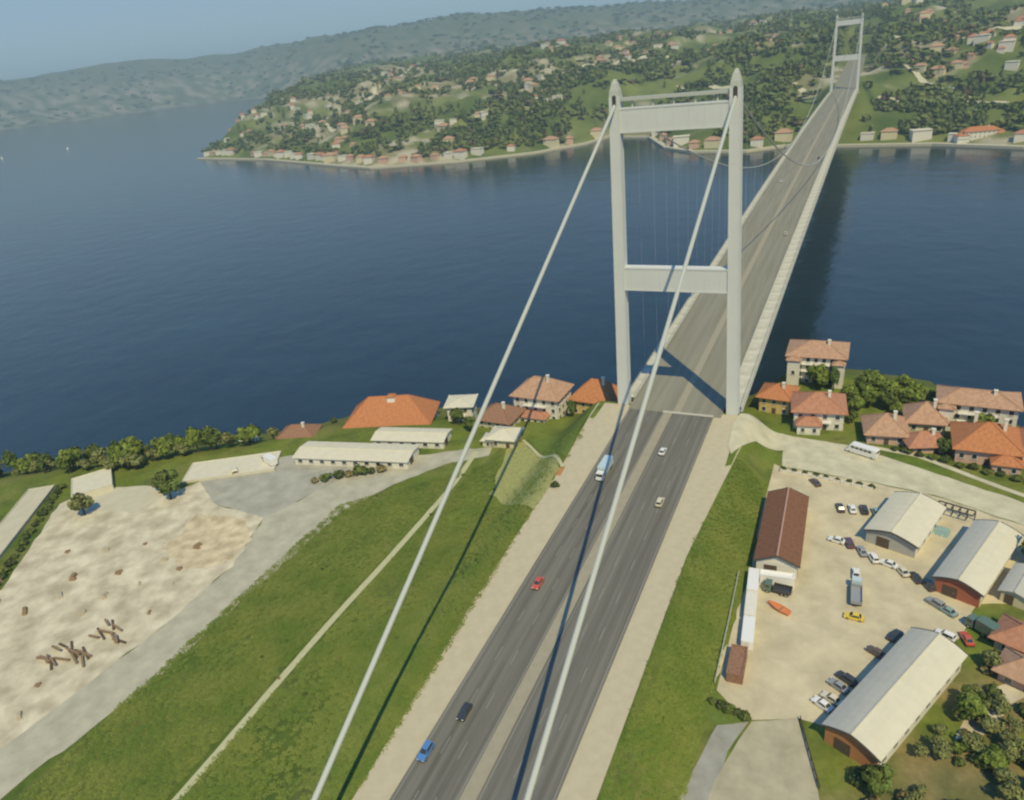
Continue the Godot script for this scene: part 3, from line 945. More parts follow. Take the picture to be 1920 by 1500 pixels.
# a long low shed; its ridge runs along local z, its near gable faces +z
func shed(called: String, label: String, at: Vector3, yaw: float, w: float, l: float, wall_h: float, roof_h: float, wall_m: String, gable_m: String, roof_a: String, roof_b: String, opt := {}) -> Node3D:
	var t := thing(called, label, opt.get("category", "shed"), at, yaw)
	var st := S()
	box(st, Vector3(0, wall_h / 2 - 0.5, 0), Vector3(w, wall_h + 1.0, l))
	var wall := build("wall", st, M[wall_m], t)
	var arch: float = opt.get("arch", 0.12)
	var over: float = opt.get("over", 0.6)
	var a := w / 2 + over
	# arched outline of the roof, left eave to right eave
	var top := PackedVector2Array()
	for i in 9:
		var s := i / 4.0 - 1.0
		top.append(Vector2(s * a, wall_h + 0.1 + roof_h * (1.0 - absf(s)) + roof_h * arch * 4.0 * absf(s) * (1.0 - absf(s))))
	for side in 2:
		st = S()
		var prof := PackedVector2Array()
		for i in 5: prof.append(top[i + side * 4])
		for i in 5: prof.append(top[4 - i + side * 4] - Vector2(0, 0.22))
		extrude(st, prof, -l / 2 - over, l / 2 + over)
		# raised seams across the slope
		var n := int(l / opt.get("seam", 2.4))
		for k in range(1, n):
			var z := -l / 2 + l * k / n
			for i in 4:
				var p := top[i + side * 4]
				var q := top[i + 1 + side * 4]
				tube(st, Vector3(p.x, p.y, z), Vector3(q.x, q.y, z), 0.05, 0.05, 4, false)
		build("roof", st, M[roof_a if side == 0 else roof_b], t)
	st = S()
	tube(st, Vector3(0, top[4].y + 0.02, -l / 2 - over), Vector3(0, top[4].y + 0.02, l / 2 + over), 0.22, 0.22, 6)
	build("ridge_cap", st, M[opt.get("ridge", roof_b)], t)
	for e in [-1.0, 1.0]:
		st = S()
		var gp := PackedVector2Array([Vector2(-w / 2, 0), Vector2(w / 2, 0)])
		for i in range(7, 0, -1): gp.append(Vector2(top[i].x, top[i].y - 0.15 - wall_h))
		extrude(st, gp, -0.12, 0.12, Transform3D(Basis(), Vector3(0, wall_h, e * (l / 2 - 0.1))))
		# lower part of the end wall, a little proud of the side walls
		box(st, Vector3(0, wall_h / 2, e * (l / 2 + 0.02)), Vector3(w - 0.1, wall_h, 0.1))
		build("gable_wall", st, M[gable_m], t)
		if opt.get("trim", true):
			st = S()
			for i in 8:
				tube(st, Vector3(top[i].x, top[i].y - 0.15, e * (l / 2 + over + 0.02)), Vector3(top[i + 1].x, top[i + 1].y - 0.15, e * (l / 2 + over + 0.02)), 0.22, 0.22, 6)
			build("bargeboard", st, M.trim_dark, t)
	var dr := part("door", unit_box(Vector3(minf(3.0, w * 0.35), minf(2.9, wall_h * 0.85), 0.14)), M.wood_dark, t, Vector3(-w * 0.15, minf(2.9, wall_h * 0.85) / 2, l / 2 + 0.1))
	part("handle", unit_box(Vector3(0.08, 0.3, 0.08)), M.rim, dr, Vector3(0.8, 0, 0.1))
	var n2 := int(l / 4.0)
	for i in n2:
		for e in [-1.0, 1.0]:
			window(wall, Vector3(e * (w / 2 + 0.02), wall_h * 0.55, -l / 2 + l * (i + 0.5) / n2), e * PI / 2, 1.6, minf(1.3, wall_h * 0.4))
	return t

func flat_block(called: String, label: String, category: String, a: Vector2, b: Vector2, depth: float, h: float, m: String, down := 1.5) -> Node3D:
	# a flat-roofed block whose near long side runs from a to b, with a parapet
	var mid := (a + b) / 2
	var d := b - a
	var yaw := atan2(-d.y, d.x)
	var nrm := Vector2(-d.y, d.x).normalized()
	if nrm.y > 0: nrm = -nrm
	var c := mid + nrm * depth / 2
	var t := thing(called, label, category, on(c.x, c.y), yaw)
	var st := S()
	box(st, Vector3(0, (h - down) / 2, 0), Vector3(d.length(), h + down, depth))
	build("wall", st, M[m], t)
	st = S()
	for e in [-1.0, 1.0]:
		box(st, Vector3(0, h + 0.1, e * (depth / 2 - 0.1)), Vector3(d.length() + 0.1, 0.34, 0.3))
		box(st, Vector3(e * (d.length() / 2 - 0.1), h + 0.105, 0), Vector3(0.3, 0.33, depth - 0.5))
	build("parapet", st, M[m], t)
	return t

# ---------------------------------------------------------------- vehicles (front towards local -z)
func wheel_meshes(r: float):
	if not shared.has("tyre%s" % r):
		var st := S()
		tube(st, Vector3(-0.1, 0, 0), Vector3(0.1, 0, 0), r, r, 14)
		shared["tyre%s" % r] = done(st)
		st = S()
		tube(st, Vector3(-0.115, 0, 0), Vector3(0.115, 0, 0), r * 0.6, r * 0.6, 10)
		shared["rim%s" % r] = done(st)

func wheels(t: Node3D, w: float, zs: Array, r: float):
	wheel_meshes(r)
	for z in zs:
		for s in [-1.0, 1.0]:
			var o := part("wheel", shared["tyre%s" % r], M.rubber, t, Vector3(s * (w / 2 - 0.1), r, z))
			part("rim", shared["rim%s" % r], M.rim, o)

func car_mesh(kind: String) -> Array:
	if shared.has("car" + kind): return shared["car" + kind]
	var tall := 0.14 if kind == "suv" else 0.0
	# lower body: side outline (z, y) in four widths
	var L := 2.1
	var o := [Vector2(-L, 0.42), Vector2(-L + 0.06, 0.66 + tall), Vector2(-L + 0.35, 0.74 + tall), Vector2(-0.85, 0.88 + tall), Vector2(L - 0.65, 0.92 + tall), Vector2(L - 0.08, 0.88 + tall), Vector2(L, 0.6), Vector2(L - 0.05, 0.3), Vector2(1.7, 0.24), Vector2(-1.8, 0.22), Vector2(-L + 0.04, 0.28)]
	var st := S()
	st.set_smooth_group(-1)
	var rings := [[-0.85, 0.93], [-0.78, 1.0], [0.78, 1.0], [0.85, 0.93]]
	for i in 3:
		for k in o.size():
			var p: Vector2 = o[k]
			var q: Vector2 = o[(k + 1) % o.size()]
			var v := []
			for e in [[rings[i], p], [rings[i], q], [rings[i + 1], q], [rings[i + 1], p]]:
				var pc: Vector2 = Vector2(0, 0.55) + (e[1] - Vector2(0, 0.55)) * Vector2(lerpf(1.0, e[0][1], 0.6), e[0][1])
				v.append(Vector3(e[0][0], pc.y, pc.x))
			quad(st, v[0], v[1], v[2], v[3])
	var tr := Geometry2D.triangulate_polygon(PackedVector2Array(o))
	for s in [-0.85, 0.85]:
		for i in range(0, tr.size(), 3):
			var v := []
			for k in 3:
				var pc: Vector2 = Vector2(0, 0.55) + (o[tr[i + k]] - Vector2(0, 0.55)) * Vector2(0.958, 0.93)
				v.append(Vector3(s, pc.y, pc.x))
			if s > 0: tri(st, v[0], v[1], v[2])
			else: tri(st, v[0], v[2], v[1])
	var body := done(st)
	# cabin
	var rear := 1.85 if kind == "suv" else 1.55
	var top_r := 1.7 if kind == "suv" else 1.0
	var y0 := 0.86 + tall
	var y1 := 1.44 + tall * 1.6
	var b := [Vector3(-0.76, y0, -0.95), Vector3(0.76, y0, -0.95), Vector3(0.76, y0, rear), Vector3(-0.76, y0, rear)]
	var c := [Vector3(-0.6, y1, -0.25), Vector3(0.6, y1, -0.25), Vector3(0.6, y1, top_r), Vector3(-0.6, y1, top_r)]
	st = S()
	quad(st, c[3], c[2], c[1], c[0])
	quad(st, b[1], b[0], c[0], c[1]); quad(st, b[3], b[2], c[2], c[3]); quad(st, b[2], b[1], c[1], c[2]); quad(st, b[0], b[3], c[3], c[0])
	var cabin := done(st)
	var panes := []
	for f in [[b[1], b[0], c[0], c[1]], [b[3], b[2], c[2], c[3]], [b[2], b[1], c[1], c[2]], [b[0], b[3], c[3], c[0]]]:
		var mid: Vector3 = (f[0] + f[1] + f[2] + f[3]) / 4.0
		var nn: Vector3 = (f[1] - f[0]).cross(f[3] - f[0]).normalized()
		st = S()
		var v := []
		for k in 4: v.append(f[k].lerp(mid, 0.12) + nn * 0.015)
		quad(st, v[0], v[1], v[2], v[3])
		panes.append(done(st))
	shared["car" + kind] = [body, cabin, panes]
	return shared["car" + kind]

func car(label: String, at: Vector3, yaw: float, paint: String, kind := "saloon", group := "", called := "car") -> Node3D:
	var t := thing(called, label, "car", at, yaw, group)
	var m := car_mesh(kind)
	var body := part("body", m[0], M[paint], t)
	part("cabin", m[1], M[paint], t)
	part("windscreen", m[2][0], M.glass, t)
	part("rear_window", m[2][1], M.glass, t)
	part("side_window", m[2][2], M.glass, t)
	part("side_window", m[2][3], M.glass, t)
	wheels(t, 1.74, [-1.3, 1.3], 0.32)
	for s in [-0.6, 0.6]:
		part("headlight", unit_box(Vector3(0.34, 0.16, 0.1)), M.lamp_clear, body, Vector3(s, 0.62, -2.04))
		part("tail_light", unit_box(Vector3(0.3, 0.16, 0.1)), M.lamp_red, body, Vector3(s, 0.7, 2.04))
	part("bumper", unit_box(Vector3(1.6, 0.2, 0.14)), M.trim_dark, body, Vector3(0, 0.38, -2.06))
	part("bumper", unit_box(Vector3(1.6, 0.2, 0.14)), M.trim_dark, body, Vector3(0, 0.38, 2.06))
	return t

func van(label: String, at: Vector3, yaw: float, paint: String, l := 6.0, h := 2.5, called := "minibus", w := 2.1) -> Node3D:
	var t := thing(called, label, "van" if called != "bus" else "bus", at, yaw)
	var st := S()
	var o := PackedVector2Array([Vector2(-l / 2, 0.4), Vector2(-l / 2 + 0.05, 1.05), Vector2(-l / 2 + 0.7, 1.3), Vector2(-l / 2 + 1.15, h - 0.15), Vector2(-l / 2 + 1.5, h), Vector2(l / 2 - 0.2, h), Vector2(l / 2, h - 0.3), Vector2(l / 2, 0.4)])
	extrude(st, o, -w / 2, w / 2, Transform3D(Basis(Vector3.UP, -PI / 2), Vector3.ZERO))
	var body := build("body", st, M[paint], t)
	var n := int((l - 2.0) / 1.3)
	for s in [-1.0, 1.0]:
		for i in n:
			part("side_window", unit_box(Vector3(0.04, 0.75, 1.05)), M.glass, t, Vector3(s * (w / 2 + 0.01), h - 0.75, -l / 2 + 2.1 + i * 1.3))
		part("headlight", unit_box(Vector3(0.3, 0.22, 0.08)), M.lamp_clear, body, Vector3(s * w * 0.36, 0.8, -l / 2))
		part("tail_light", unit_box(Vector3(0.2, 0.4, 0.08)), M.lamp_red, body, Vector3(s * w * 0.42, 0.9, l / 2))
	st = S()
	quad(st, Vector3(w * 0.44, 1.38, -l / 2 + 0.71), Vector3(-w * 0.44, 1.38, -l / 2 + 0.71), Vector3(-w * 0.42, h - 0.22, -l / 2 + 1.1), Vector3(w * 0.42, h - 0.22, -l / 2 + 1.1))
	build("windscreen", st, M.glass, t)
	part("rear_window", unit_box(Vector3(w * 0.75, 0.7, 0.04)), M.glass, t, Vector3(0, h - 0.75, l / 2 + 0.01))
	wheels(t, w, [-l / 2 + 1.1, l / 2 - 1.3], 0.38)
	return t

func lorry(label: String, at: Vector3, yaw: float, cab: String, cargo: String, l: float, open := false) -> Node3D:
	var t := thing("lorry", label, "lorry", at, yaw)
	var st := S()
	hexa(st, Vector3(0, 1.55, -l / 2 + 0.95), Vector3(2.3, 2.2, 1.8), Vector3(2.1, 2.2, 1.5), 0.0, Vector3(0, 0, 0.12))
	build("cab", st, M[cab], t)
	part("windscreen", unit_box(Vector3(1.9, 0.8, 0.05)), M.glass, t, Vector3(0, 2.0, -l / 2 + 0.11))
	for s in [-1.0, 1.0]:
		part("side_window", unit_box(Vector3(0.05, 0.7, 0.9)), M.glass, t, Vector3(s * 1.1, 2.0, -l / 2 + 0.95))
		part("headlight", unit_box(Vector3(0.35, 0.22, 0.08)), M.lamp_clear, t, Vector3(s * 0.8, 0.8, -l / 2 + 0.03))
	st = S()
	box(st, Vector3(0, 0.85, 0.4), Vector3(1.0, 0.25, l - 0.9))
	build("chassis", st, M.trim_dark, t)
	st = S()
	if open:
		box(st, Vector3(0, 1.1, 1.1), Vector3(2.4, 0.2, l - 2.4))
		for s in [-1.0, 1.0]: box(st, Vector3(s * 1.17, 1.5, 1.1), Vector3(0.1, 0.62, l - 2.44))
		box(st, Vector3(0, 1.5, l / 2 - 0.14), Vector3(2.2, 0.6, 0.1)); box(st, Vector3(0, 1.6, 2.3 - l / 2), Vector3(2.2, 0.8, 0.1))
		build("load_bed", st, M[cargo], t)
	else:
		box(st, Vector3(0, 2.25, 1.1), Vector3(2.45, 2.5, l - 2.4))
		for k in 6: box(st, Vector3(0, 2.25, 2.4 - l / 2 + (l - 2.6) * k / 5.0), Vector3(2.53, 2.54, 0.08))
		build("box_body", st, M[cargo], t)
	wheels(t, 2.4, [-l / 2 + 1.0, l / 2 - 1.2, l / 2 - 2.2], 0.48)
	return t

# ---------------------------------------------------------------- left shore
func left_side():
	var h := house("shore_mansion", "long house with large orange hipped roof and a white dormer, behind the white sheds", Vector3(-111, -16.6, 8.5), 0.33, 33, 17, 5.0, 8.4, "wall_white", "roof_orange", 1, {"down": 8.0, "dormer": 0.04, "chimneys": []})
	house("cottage", "small low house with brown tiled roof left of the orange mansion", Vector3(-140, -14.5, 30), 0.33, 13, 8, 3.2, 3.2, "wall_pink", "roof_brown", 1, {"down": 5.0})
	house("white_house", "white house with a flat pale roof between the orange mansion and the cable", Vector3(-83.5, -13.6, 0.5), 0.3, 9.5, 9, 7.2, 0.9, "wall_white", "roof_pale", 2, {"down": 6.0, "chimneys": [], "balcony": true})
	house("villa", "villa with brown hipped roof behind a cream annex on the shore", Vector3(-65, -12.6, 4.5), -0.05, 13, 11, 4.6, 4.4, "wall_cream", "roof_brown", 2, {"down": 6.0})
	house("annex", "small cream yellow house with pale roof in front of the brown villa", Vector3(-56.5, -11.4, 18.5), 0.1, 9, 8, 3.8, 1.8, "wall_cream", "roof_pale", 1, {"down": 2.0, "wings": [[-5.2, 1.5, 4.0, 5.0, 2.8, 1.0]], "chimneys": []})
	house("shore_house", "tall pale house with faded tan hipped roof above a red terrace", Vector3(-53.5, -12.8, -9.5), -0.04, 18, 13, 9.2, 5.6, "wall_white", "roof_tan", 3, {"down": 8.0, "balcony": true, "wings": [[-1.0, 8.2, 13.0, 5.0, 3.0, 1.4]], "wing_roof": "roof_red"})
	house("orange_roof_house", "orange roofed house standing beside the left leg of the near tower", Vector3(-33.6, -12.4, -15.5), -0.08, 16, 12, 6.0, 6.4, "wall_yellow", "roof_orange", 2, {"down": 8.0})
	house("hut", "tiny white hut among the trees on the left shore", Vector3(-163, -16.6, 34.5), 0.4, 6, 5, 2.8, 1.4, "white", "roof_pale", 1, {"down": 4.0, "chimneys": []})
	shed("white_shed", "long white roofed shed beside the grey gravel lot", on(-104, 42), 1.75, 11.0, 43, 2.9, 0.9, "wall_white", "wall_white", "roof_pale", "roof_pale", {"trim": false, "arch": 0.05})
	shed("white_shed", "shorter white roofed shed in front of the orange mansion", on(-90.5, 26.2), 1.756, 9.0, 27, 2.9, 0.9, "wall_white", "wall_white", "roof_pale", "roof_pale", {"trim": false, "arch": 0.05})
	flat_block("terrace", "raised pale terrace between the left shore trees and gravel lot", "terrace", Vector2(-157, 73), Vector2(-129, 57), 13, 0.7, "roof_pale")
	flat_block("concrete_slab", "long pale concrete slab running off the left edge", "slab", Vector2(-176, 148), Vector2(-212, 93), 9, 0.8, "concrete")
	flat_block("low_building", "low pale flat roofed building beside the left round bush", "building", Vector2(-199, 84.7), Vector2(-187.5, 93.4), 13, 2.2, "roof_pale")
	van("cream van parked at the end of the left terrace", on(-143, 62), 0.9, "paint_cream", 5.0, 2.2, "parked_van")
	lorry("pale lorry standing between the terrace and long white shed", on(-134, 53.5), 1.2, "paint_cream", "paint_white", 8.0)
	# piles of old timber on the bare earth
	for q in [[-119, 147, 16, "larger heap of dark timber on the bare earth, nearer the gravel road"], [-116, 137, 9, "smaller heap of dark timber on the bare earth, farther off"]]:
		var t := thing("timber_pile", q[3], "timber pile", on(q[0], q[1], 0.1), 0.0, "timber heaps on the building site")
		for i in int(q[2]):
			var b := part("beam", unit_box(Vector3(0.5, 0.4, 5.0)), M.wood_brown if i % 3 else M.wood_dark, t, Vector3(rng.randf_range(-6, 6), 0.2 + 0.3 * (i % 3), rng.randf_range(-4, 3)), rng.randf_range(0.9, 1.8))
			b.rotation.z = rng.randf_range(-0.1, 0.1); b.scale.z = rng.randf_range(0.6, 1.2)
	var rocks := V([-125, 119, -131, 126, -148, 123, -170, 131, -160, 138, -148, 138, -108, 101, -162, 114.6, -112, 127, -119, 110, -131, 133, -140, 104, -150, 110, -122, 100, -115, 116, -127, 108, -136, 117, -144, 130, -118, 155, -113, 163])
	rocks.sort_custom(func(p, q): return p.y < q.y)
	for i in rocks.size():
		var st := S()
		var r := rng.randf_range(0.6, 1.5)
		hexa(st, Vector3(0, r * 0.3, 0), Vector3(r * 2.4, r * 0.9, r * 1.3), Vector3(r * 1.5, r, r * 0.7), rng.randf() * 3, Vector3(0.2, 0, 0.1))
		hexa(st, Vector3(r * 0.9, r * 0.2, r * 0.5), Vector3(r * 1.2, r * 0.7, r), Vector3(r * 0.7, r, r * 0.5), rng.randf() * 3)
		var o := build(numbered("boulder"), st, M.stone if i % 2 else M.wood_brown, self)
		o.position = on(rocks[i].x, rocks[i].y, 0.0)
		tag(o, "brown lump of %s on the bare earth, %s in the scatter from the gravel lot" % [["debris", "rock"][i % 2], ordinal(i)], "rock", "lumps scattered over the building site")
	# plants
	var shore := [[-262, 77], [-250, 76], [-240, 80], [-232, 74], [-224, 77], [-219, 71], [-212, 75], [-206, 69], [-200, 72], [-195, 68], [-190, 70], [-186, 62], [-181, 63], [-176, 55], [-171, 52], [-168, 46], [-161, 46], [-157, 40], [-152, 42], [-149, 35], [-180, 55], [-196, 60], [-214, 66], [-236, 70], [-255, 84], [-246, 86], [-270, 86], [-280, 90], [-228, 80], [-221, 81], [-209, 78], [-203, 76], [-192, 74], [-187, 68], [-178, 60], [-173, 57], [-166, 50], [-164, 42], [-155, 44], [-241, 74], [-233, 81], [-198, 66], [-184, 70], [-217, 76]]
	shore.sort_custom(func(p, q): return p[0] < q[0])
	for i in shore.size():
		plant(["broad_tree", "olive_tree", "broad_tree", "tall_tree", "olive_tree", "dark_tree"][(i * 5 + i / 3) % 6], "leafy tree, %s from the water end of the left shore belt" % ordinal(i), shore[i][0], shore[i][1], rng.randf_range(0.7, 1.4), "trees along the left shore")
	plant("olive_tree", "round grey green tree beside the low pale building", -175.5, 98, 1.5)
	plant("dark_tree", "round dark tree at the corner of the terrace and earth", -152.5, 82, 1.35)
	plant("olive_tree", "smaller tree just left of the dark round tree", -161, 79, 0.9)
	plant("dark_tree", "dark tree in front of the white flat roofed house", -80.5, 9.5, 1.0)
	plant("dark_tree", "dark tree beside the cable and the brown villa", -73, 14, 0.8)
	plant("tall_tree", "slim tree right of the tan roofed shore house", -40.5, -6, 0.8)
	for i in 7:
		plant(["dry_shrub", "shrub", "dark_shrub"][i % 3], "scrubby bush before the long white shed, %s from the left" % ordinal(i), -109 + i * 3.2, 59.5 - i * 2.0 + rng.randf_range(-1, 1), rng.randf_range(1.0, 1.6), "bushes between the gravel road and white shed")
	for i in 18:
		var f := i / 17.0
		plant("dark_shrub" if i % 2 else "shrub", "%s shrub of the dark hedge along the concrete slab, counted from the shore" % ordinal(i), lerpf(-201, -166, f) + rng.randf_range(-0.5, 0.5), lerpf(88.5, 136, f), rng.randf_range(0.7, 1.0), "hedge shrubs beside the left slab")
	for i in 34:
		var wx := rng.randf_range(-84, -30)
		var wz := rng.randf_range(40, 175)
		plant(["shrub", "dry_shrub", "dark_shrub"][i % 3], ["green weed clump on the left grass bank", "dry weed clump on the left grass bank", "dark weed clump on the left grass bank"][i % 3], wx, wz, rng.randf_range(0.16, 0.34), "weed clumps on the left grass bank: %d" % (i % 3))
	plant("dark_shrub", "single dark bush on the left verge beside orange soil", -22.6, 55, 0.75)
	for i in 26:
		plant(["shrub", "dark_shrub", "dry_shrub"][i % 3], "low bush on the slope above the water, %s leftward from the bridge" % ordinal(i), -25 - i * 9.0 + rng.randf_range(-3, 3), interp(coast, -25 - i * 9.0) + rng.randf_range(4, 12), rng.randf_range(0.9, 1.8), "bushes on the slope down to the water")

# ---------------------------------------------------------------- right shore and service yard
func right_side():
	house("tall_house", "four storey white house with orange tan roof, nearest the water right of the bridge", Vector3(39.8, -9.6, -54), 0.0, 19, 14, 11, 3.4, "wall_white", "roof_tan", 4, {"down": 14.0, "wings": [[-7.4, 8.2, 4.2, 4.0, 10.4, 0.9], [7.8, 8.2, 3.4, 4.0, 9.6, 0.9]], "balcony": true, "pitch": 2.7})
	house("yellow_house", "yellow walled house with orange red roof close to the right tower leg", Vector3(29.4, -9.3, -24.5), -0.12, 10, 10, 6.0, 3.2, "wall_yellow", "roof_orange", 2, {"down": 5.0})
	house("white_villa", "wide white house with reddish brown roof in front of the tall house", Vector3(43, -9.3, -17.5), 0.1, 15, 13, 6.6, 4.0, "wall_white", "roof_red", 2, {"wings": [[-3.0, 8.0, 7.0, 5.0, 3.6, 1.8]], "balcony": true})
	house("hipped_house", "low house with tan hipped roof beside the shore trees", Vector3(63.2, -9.2, -11), 0.1, 11, 11, 3.6, 4.6, "wall_pink", "roof_tan", 1)
	house("hipped_house", "house with faded orange hipped roof between trees and the long house", Vector3(74.6, -9.2, -21), 0.06, 10.5, 10.5, 3.8, 4.8, "wall_cream", "roof_tan", 1)
	house("hipped_house", "small house with red orange hipped roof just above the path", Vector3(74, -9.2, -6), 0.3, 9.5, 6.5, 2.6, 3.2, "wall_pink", "roof_red", 1)
	house("long_house", "long three storey white house with shallow brown orange roof by the water", Vector3(89, -9.4, -27), -0.06, 21, 11, 8.8, 2.6, "wall_white", "roof_tan", 3, {"down": 12.0, "balcony": true, "wings": [[-8.5, 6.8, 4.0, 3.5, 8.0, 0.8]]})
	house("orange_mansion", "broad house with big bright orange roof in front of the long house", Vector3(90, -9.2, -7), -0.02, 16, 15, 4.8, 5.4, "wall_pink", "roof_orange", 1, {"wings": [[4.5, 9.0, 7.0, 5.0, 3.0, 1.8]], "chimneys": [[0.25, 0.0], [-0.2, -0.2]]})
	house("red_roof_house", "red roofed house at the right edge beside the orange mansion", Vector3(106, -9.2, -8), -0.1, 13, 12, 5.0, 4.5, "wall_cream", "roof_red", 1)
	var gi := -1
	# listed from the bridge outwards
	for q in [[52.5, -32, "broad_tree", 1.0], [53.5, -18, "dark_tree", 0.7], [54.5, -25, "broad_tree", 0.9], [56, -38, "dark_tree", 1.1], [58, -31, "broad_tree", 1.1], [59.5, -46, "broad_tree", 1.0], [61, -40, "broad_tree", 1.2], [64, -30, "dark_tree", 1.0], [65.5, -36, "broad_tree", 1.2], [67, -26, "broad_tree", 0.8], [69, -44, "broad_tree", 1.0], [70, -34, "broad_tree", 1.0], [73, -39, "broad_tree", 1.0], [77, -36, "dark_tree", 0.8]]:
		gi += 1
		plant(q[2], "%s tree in the grove between the right shore houses, %s counted from the bridge" % [["dark green", "bright green"][int(q[2] == "broad_tree")], ordinal(gi)], q[0], q[1], q[3], "grove between the right shore houses")
	plant("broad_tree", "bright tree in the front court of the tall house", 42, -42, 1.3)
	plant("tall_tree", "dark ivy coloured tree right of the tall house court", 46.5, -42, 0.9)
	plant("broad_tree", "tree in the front court of the long house", 89, -18, 1.0)
	plant("dark_tree", "dark tree left of the orange mansion", 79.6, -3, 0.8)
	plant("dark_tree", "tree at the right edge behind the pale shed", 95.5, 46, 1.2)
	for i in 12:
		plant("shrub" if i % 2 else "dark_shrub", "low garden bush along the upper path, %s from the bridge" % ordinal(i), 66 + i * 3.4, 1.8 + i * 1.1 + rng.randf_range(-0.6, 0.6) - 4.5, rng.randf_range(0.7, 1.2), "garden bushes along the path")
	# sheds
	shed("brown_barn", "long shed with dark brown roof beside the right grass bank", on(39.6, 52), 0.02, 9.6, 30, 4.0, 2.3, "wood_brown", "wall_white", "barn_roof", "barn_roof", {"ridge": "barn_ridge", "arch": 0.0, "seam": 1.9})
	shed("pale_hall", "pale cream roofed hall with a dark curved gable behind the car row", on(68.2, 39.6), -0.34, 11.8, 20, 3.7, 1.9, "wall_white", "wall_grey", "roof_pale", "roof_pale", {"arch": 0.12})
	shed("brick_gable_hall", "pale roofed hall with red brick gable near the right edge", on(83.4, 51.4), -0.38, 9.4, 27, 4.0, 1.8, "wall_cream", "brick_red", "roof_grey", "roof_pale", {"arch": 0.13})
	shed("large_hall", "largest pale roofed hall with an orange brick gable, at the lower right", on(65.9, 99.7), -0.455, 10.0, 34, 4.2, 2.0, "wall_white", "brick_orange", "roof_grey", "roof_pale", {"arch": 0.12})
	shed("grey_shed", "small grey roofed shed right of the red brick gable", on(91.4, 57.5), -0.38, 5.0, 11, 3.0, 1.0, "wall_grey", "wall_cream", "roof_grey", "roof_grey", {"trim": false})
	flat_block("brown_hut", "small flat brown hut at the foot of the container row", "hut", Vector2(34.4, 104.3), Vector2(37.7, 104.2), 8.4, 2.4, "roof_brown")
	house("cottage", "red roofed cottage at the right edge above the scrub", Vector3(89.5, -9.2, 76), -0.4, 8, 7, 3.0, 2.8, "wall_cream", "roof_red", 1)
	house("cottage", "brown roofed cottage below the red one at the right edge", Vector3(88.6, -9.2, 85.5), -0.4, 7, 6, 2.8, 2.6, "wall_pink", "roof_tan", 1)
	# three white containers
	for q in [[35.3, 73.0, "white container nearest the brown barn"], [36.0, 81.6, "cream white container in the middle of the row of three"], [36.7, 90.2, "white container nearest the flat brown hut"]]:
		var t := thing("container", q[2], "container", on(q[0], q[1]), 0.08, "white containers along the yard fence")
		var st := S()
		box(st, Vector3(0, 1.4, 0), Vector3(2.5, 2.5, 8.0))
		build("body", st, M.paint_white if q[1] != 81.6 else M.wall_white, t)
		st = S()
		for k in 20:
			for s in [-1.0, 1.0]: box(st, Vector3(s * 1.25, 1.4, -3.8 + k * 0.4), Vector3(0.08, 2.3, 0.16))
		build("side_ribs", st, M.paint_white, t)
		for s in [-1.0, 1.0]:
			var dd := part("door", unit_box(Vector3(1.16, 2.3, 0.06)), M.white, t, Vector3(s * 0.6, 1.4, 4.02))
			part("handle", unit_box(Vector3(0.05, 1.8, 0.06)), M.rim, dd, Vector3(-s * 0.4, 0, 0.05))
	flat_block("white_canopy", "narrow white roof along the end of the brown barn", "canopy", Vector2(36.6, 71.2), Vector2(44.4, 70.6), 2.0, 2.6, "white")
	lorry("dark green lorry in the shade beside the first container", on(41.0, 73.2), 1.5, "paint_green", "paint_dark", 6.5, true)
	# fence beside the containers
	fence("yard_fence", "thin pale fence along the bank behind the containers", V([31.4, 70, 32.0, 88, 32.4, 106]), 1.3, "cable_paint", 3.0)
	fence("drive_fence", "dark wooden fence along the right side of the driveway", V([49.4, 109.5, 51.4, 116, 54.0, 124]), 1.2, "wood_dark", 2.0)
	fence("garden_wall", "low pale wall with posts between the yard and shore road", V([35.5, 18.4, 46.7, 19.6, 61, 22.2]), 0.9, "wall_white", 2.6)
	for i in 9:
		plant("dark_shrub", "dark round bush at the low yard wall, %s from the barn" % ordinal(i), 36.2 + i * 3.0, 17.4 + i * 0.42 + rng.randf_range(-0.3, 0.3), rng.randf_range(0.45, 0.7), "bushes along the low yard wall")
	boat_on_land()
	pergola()
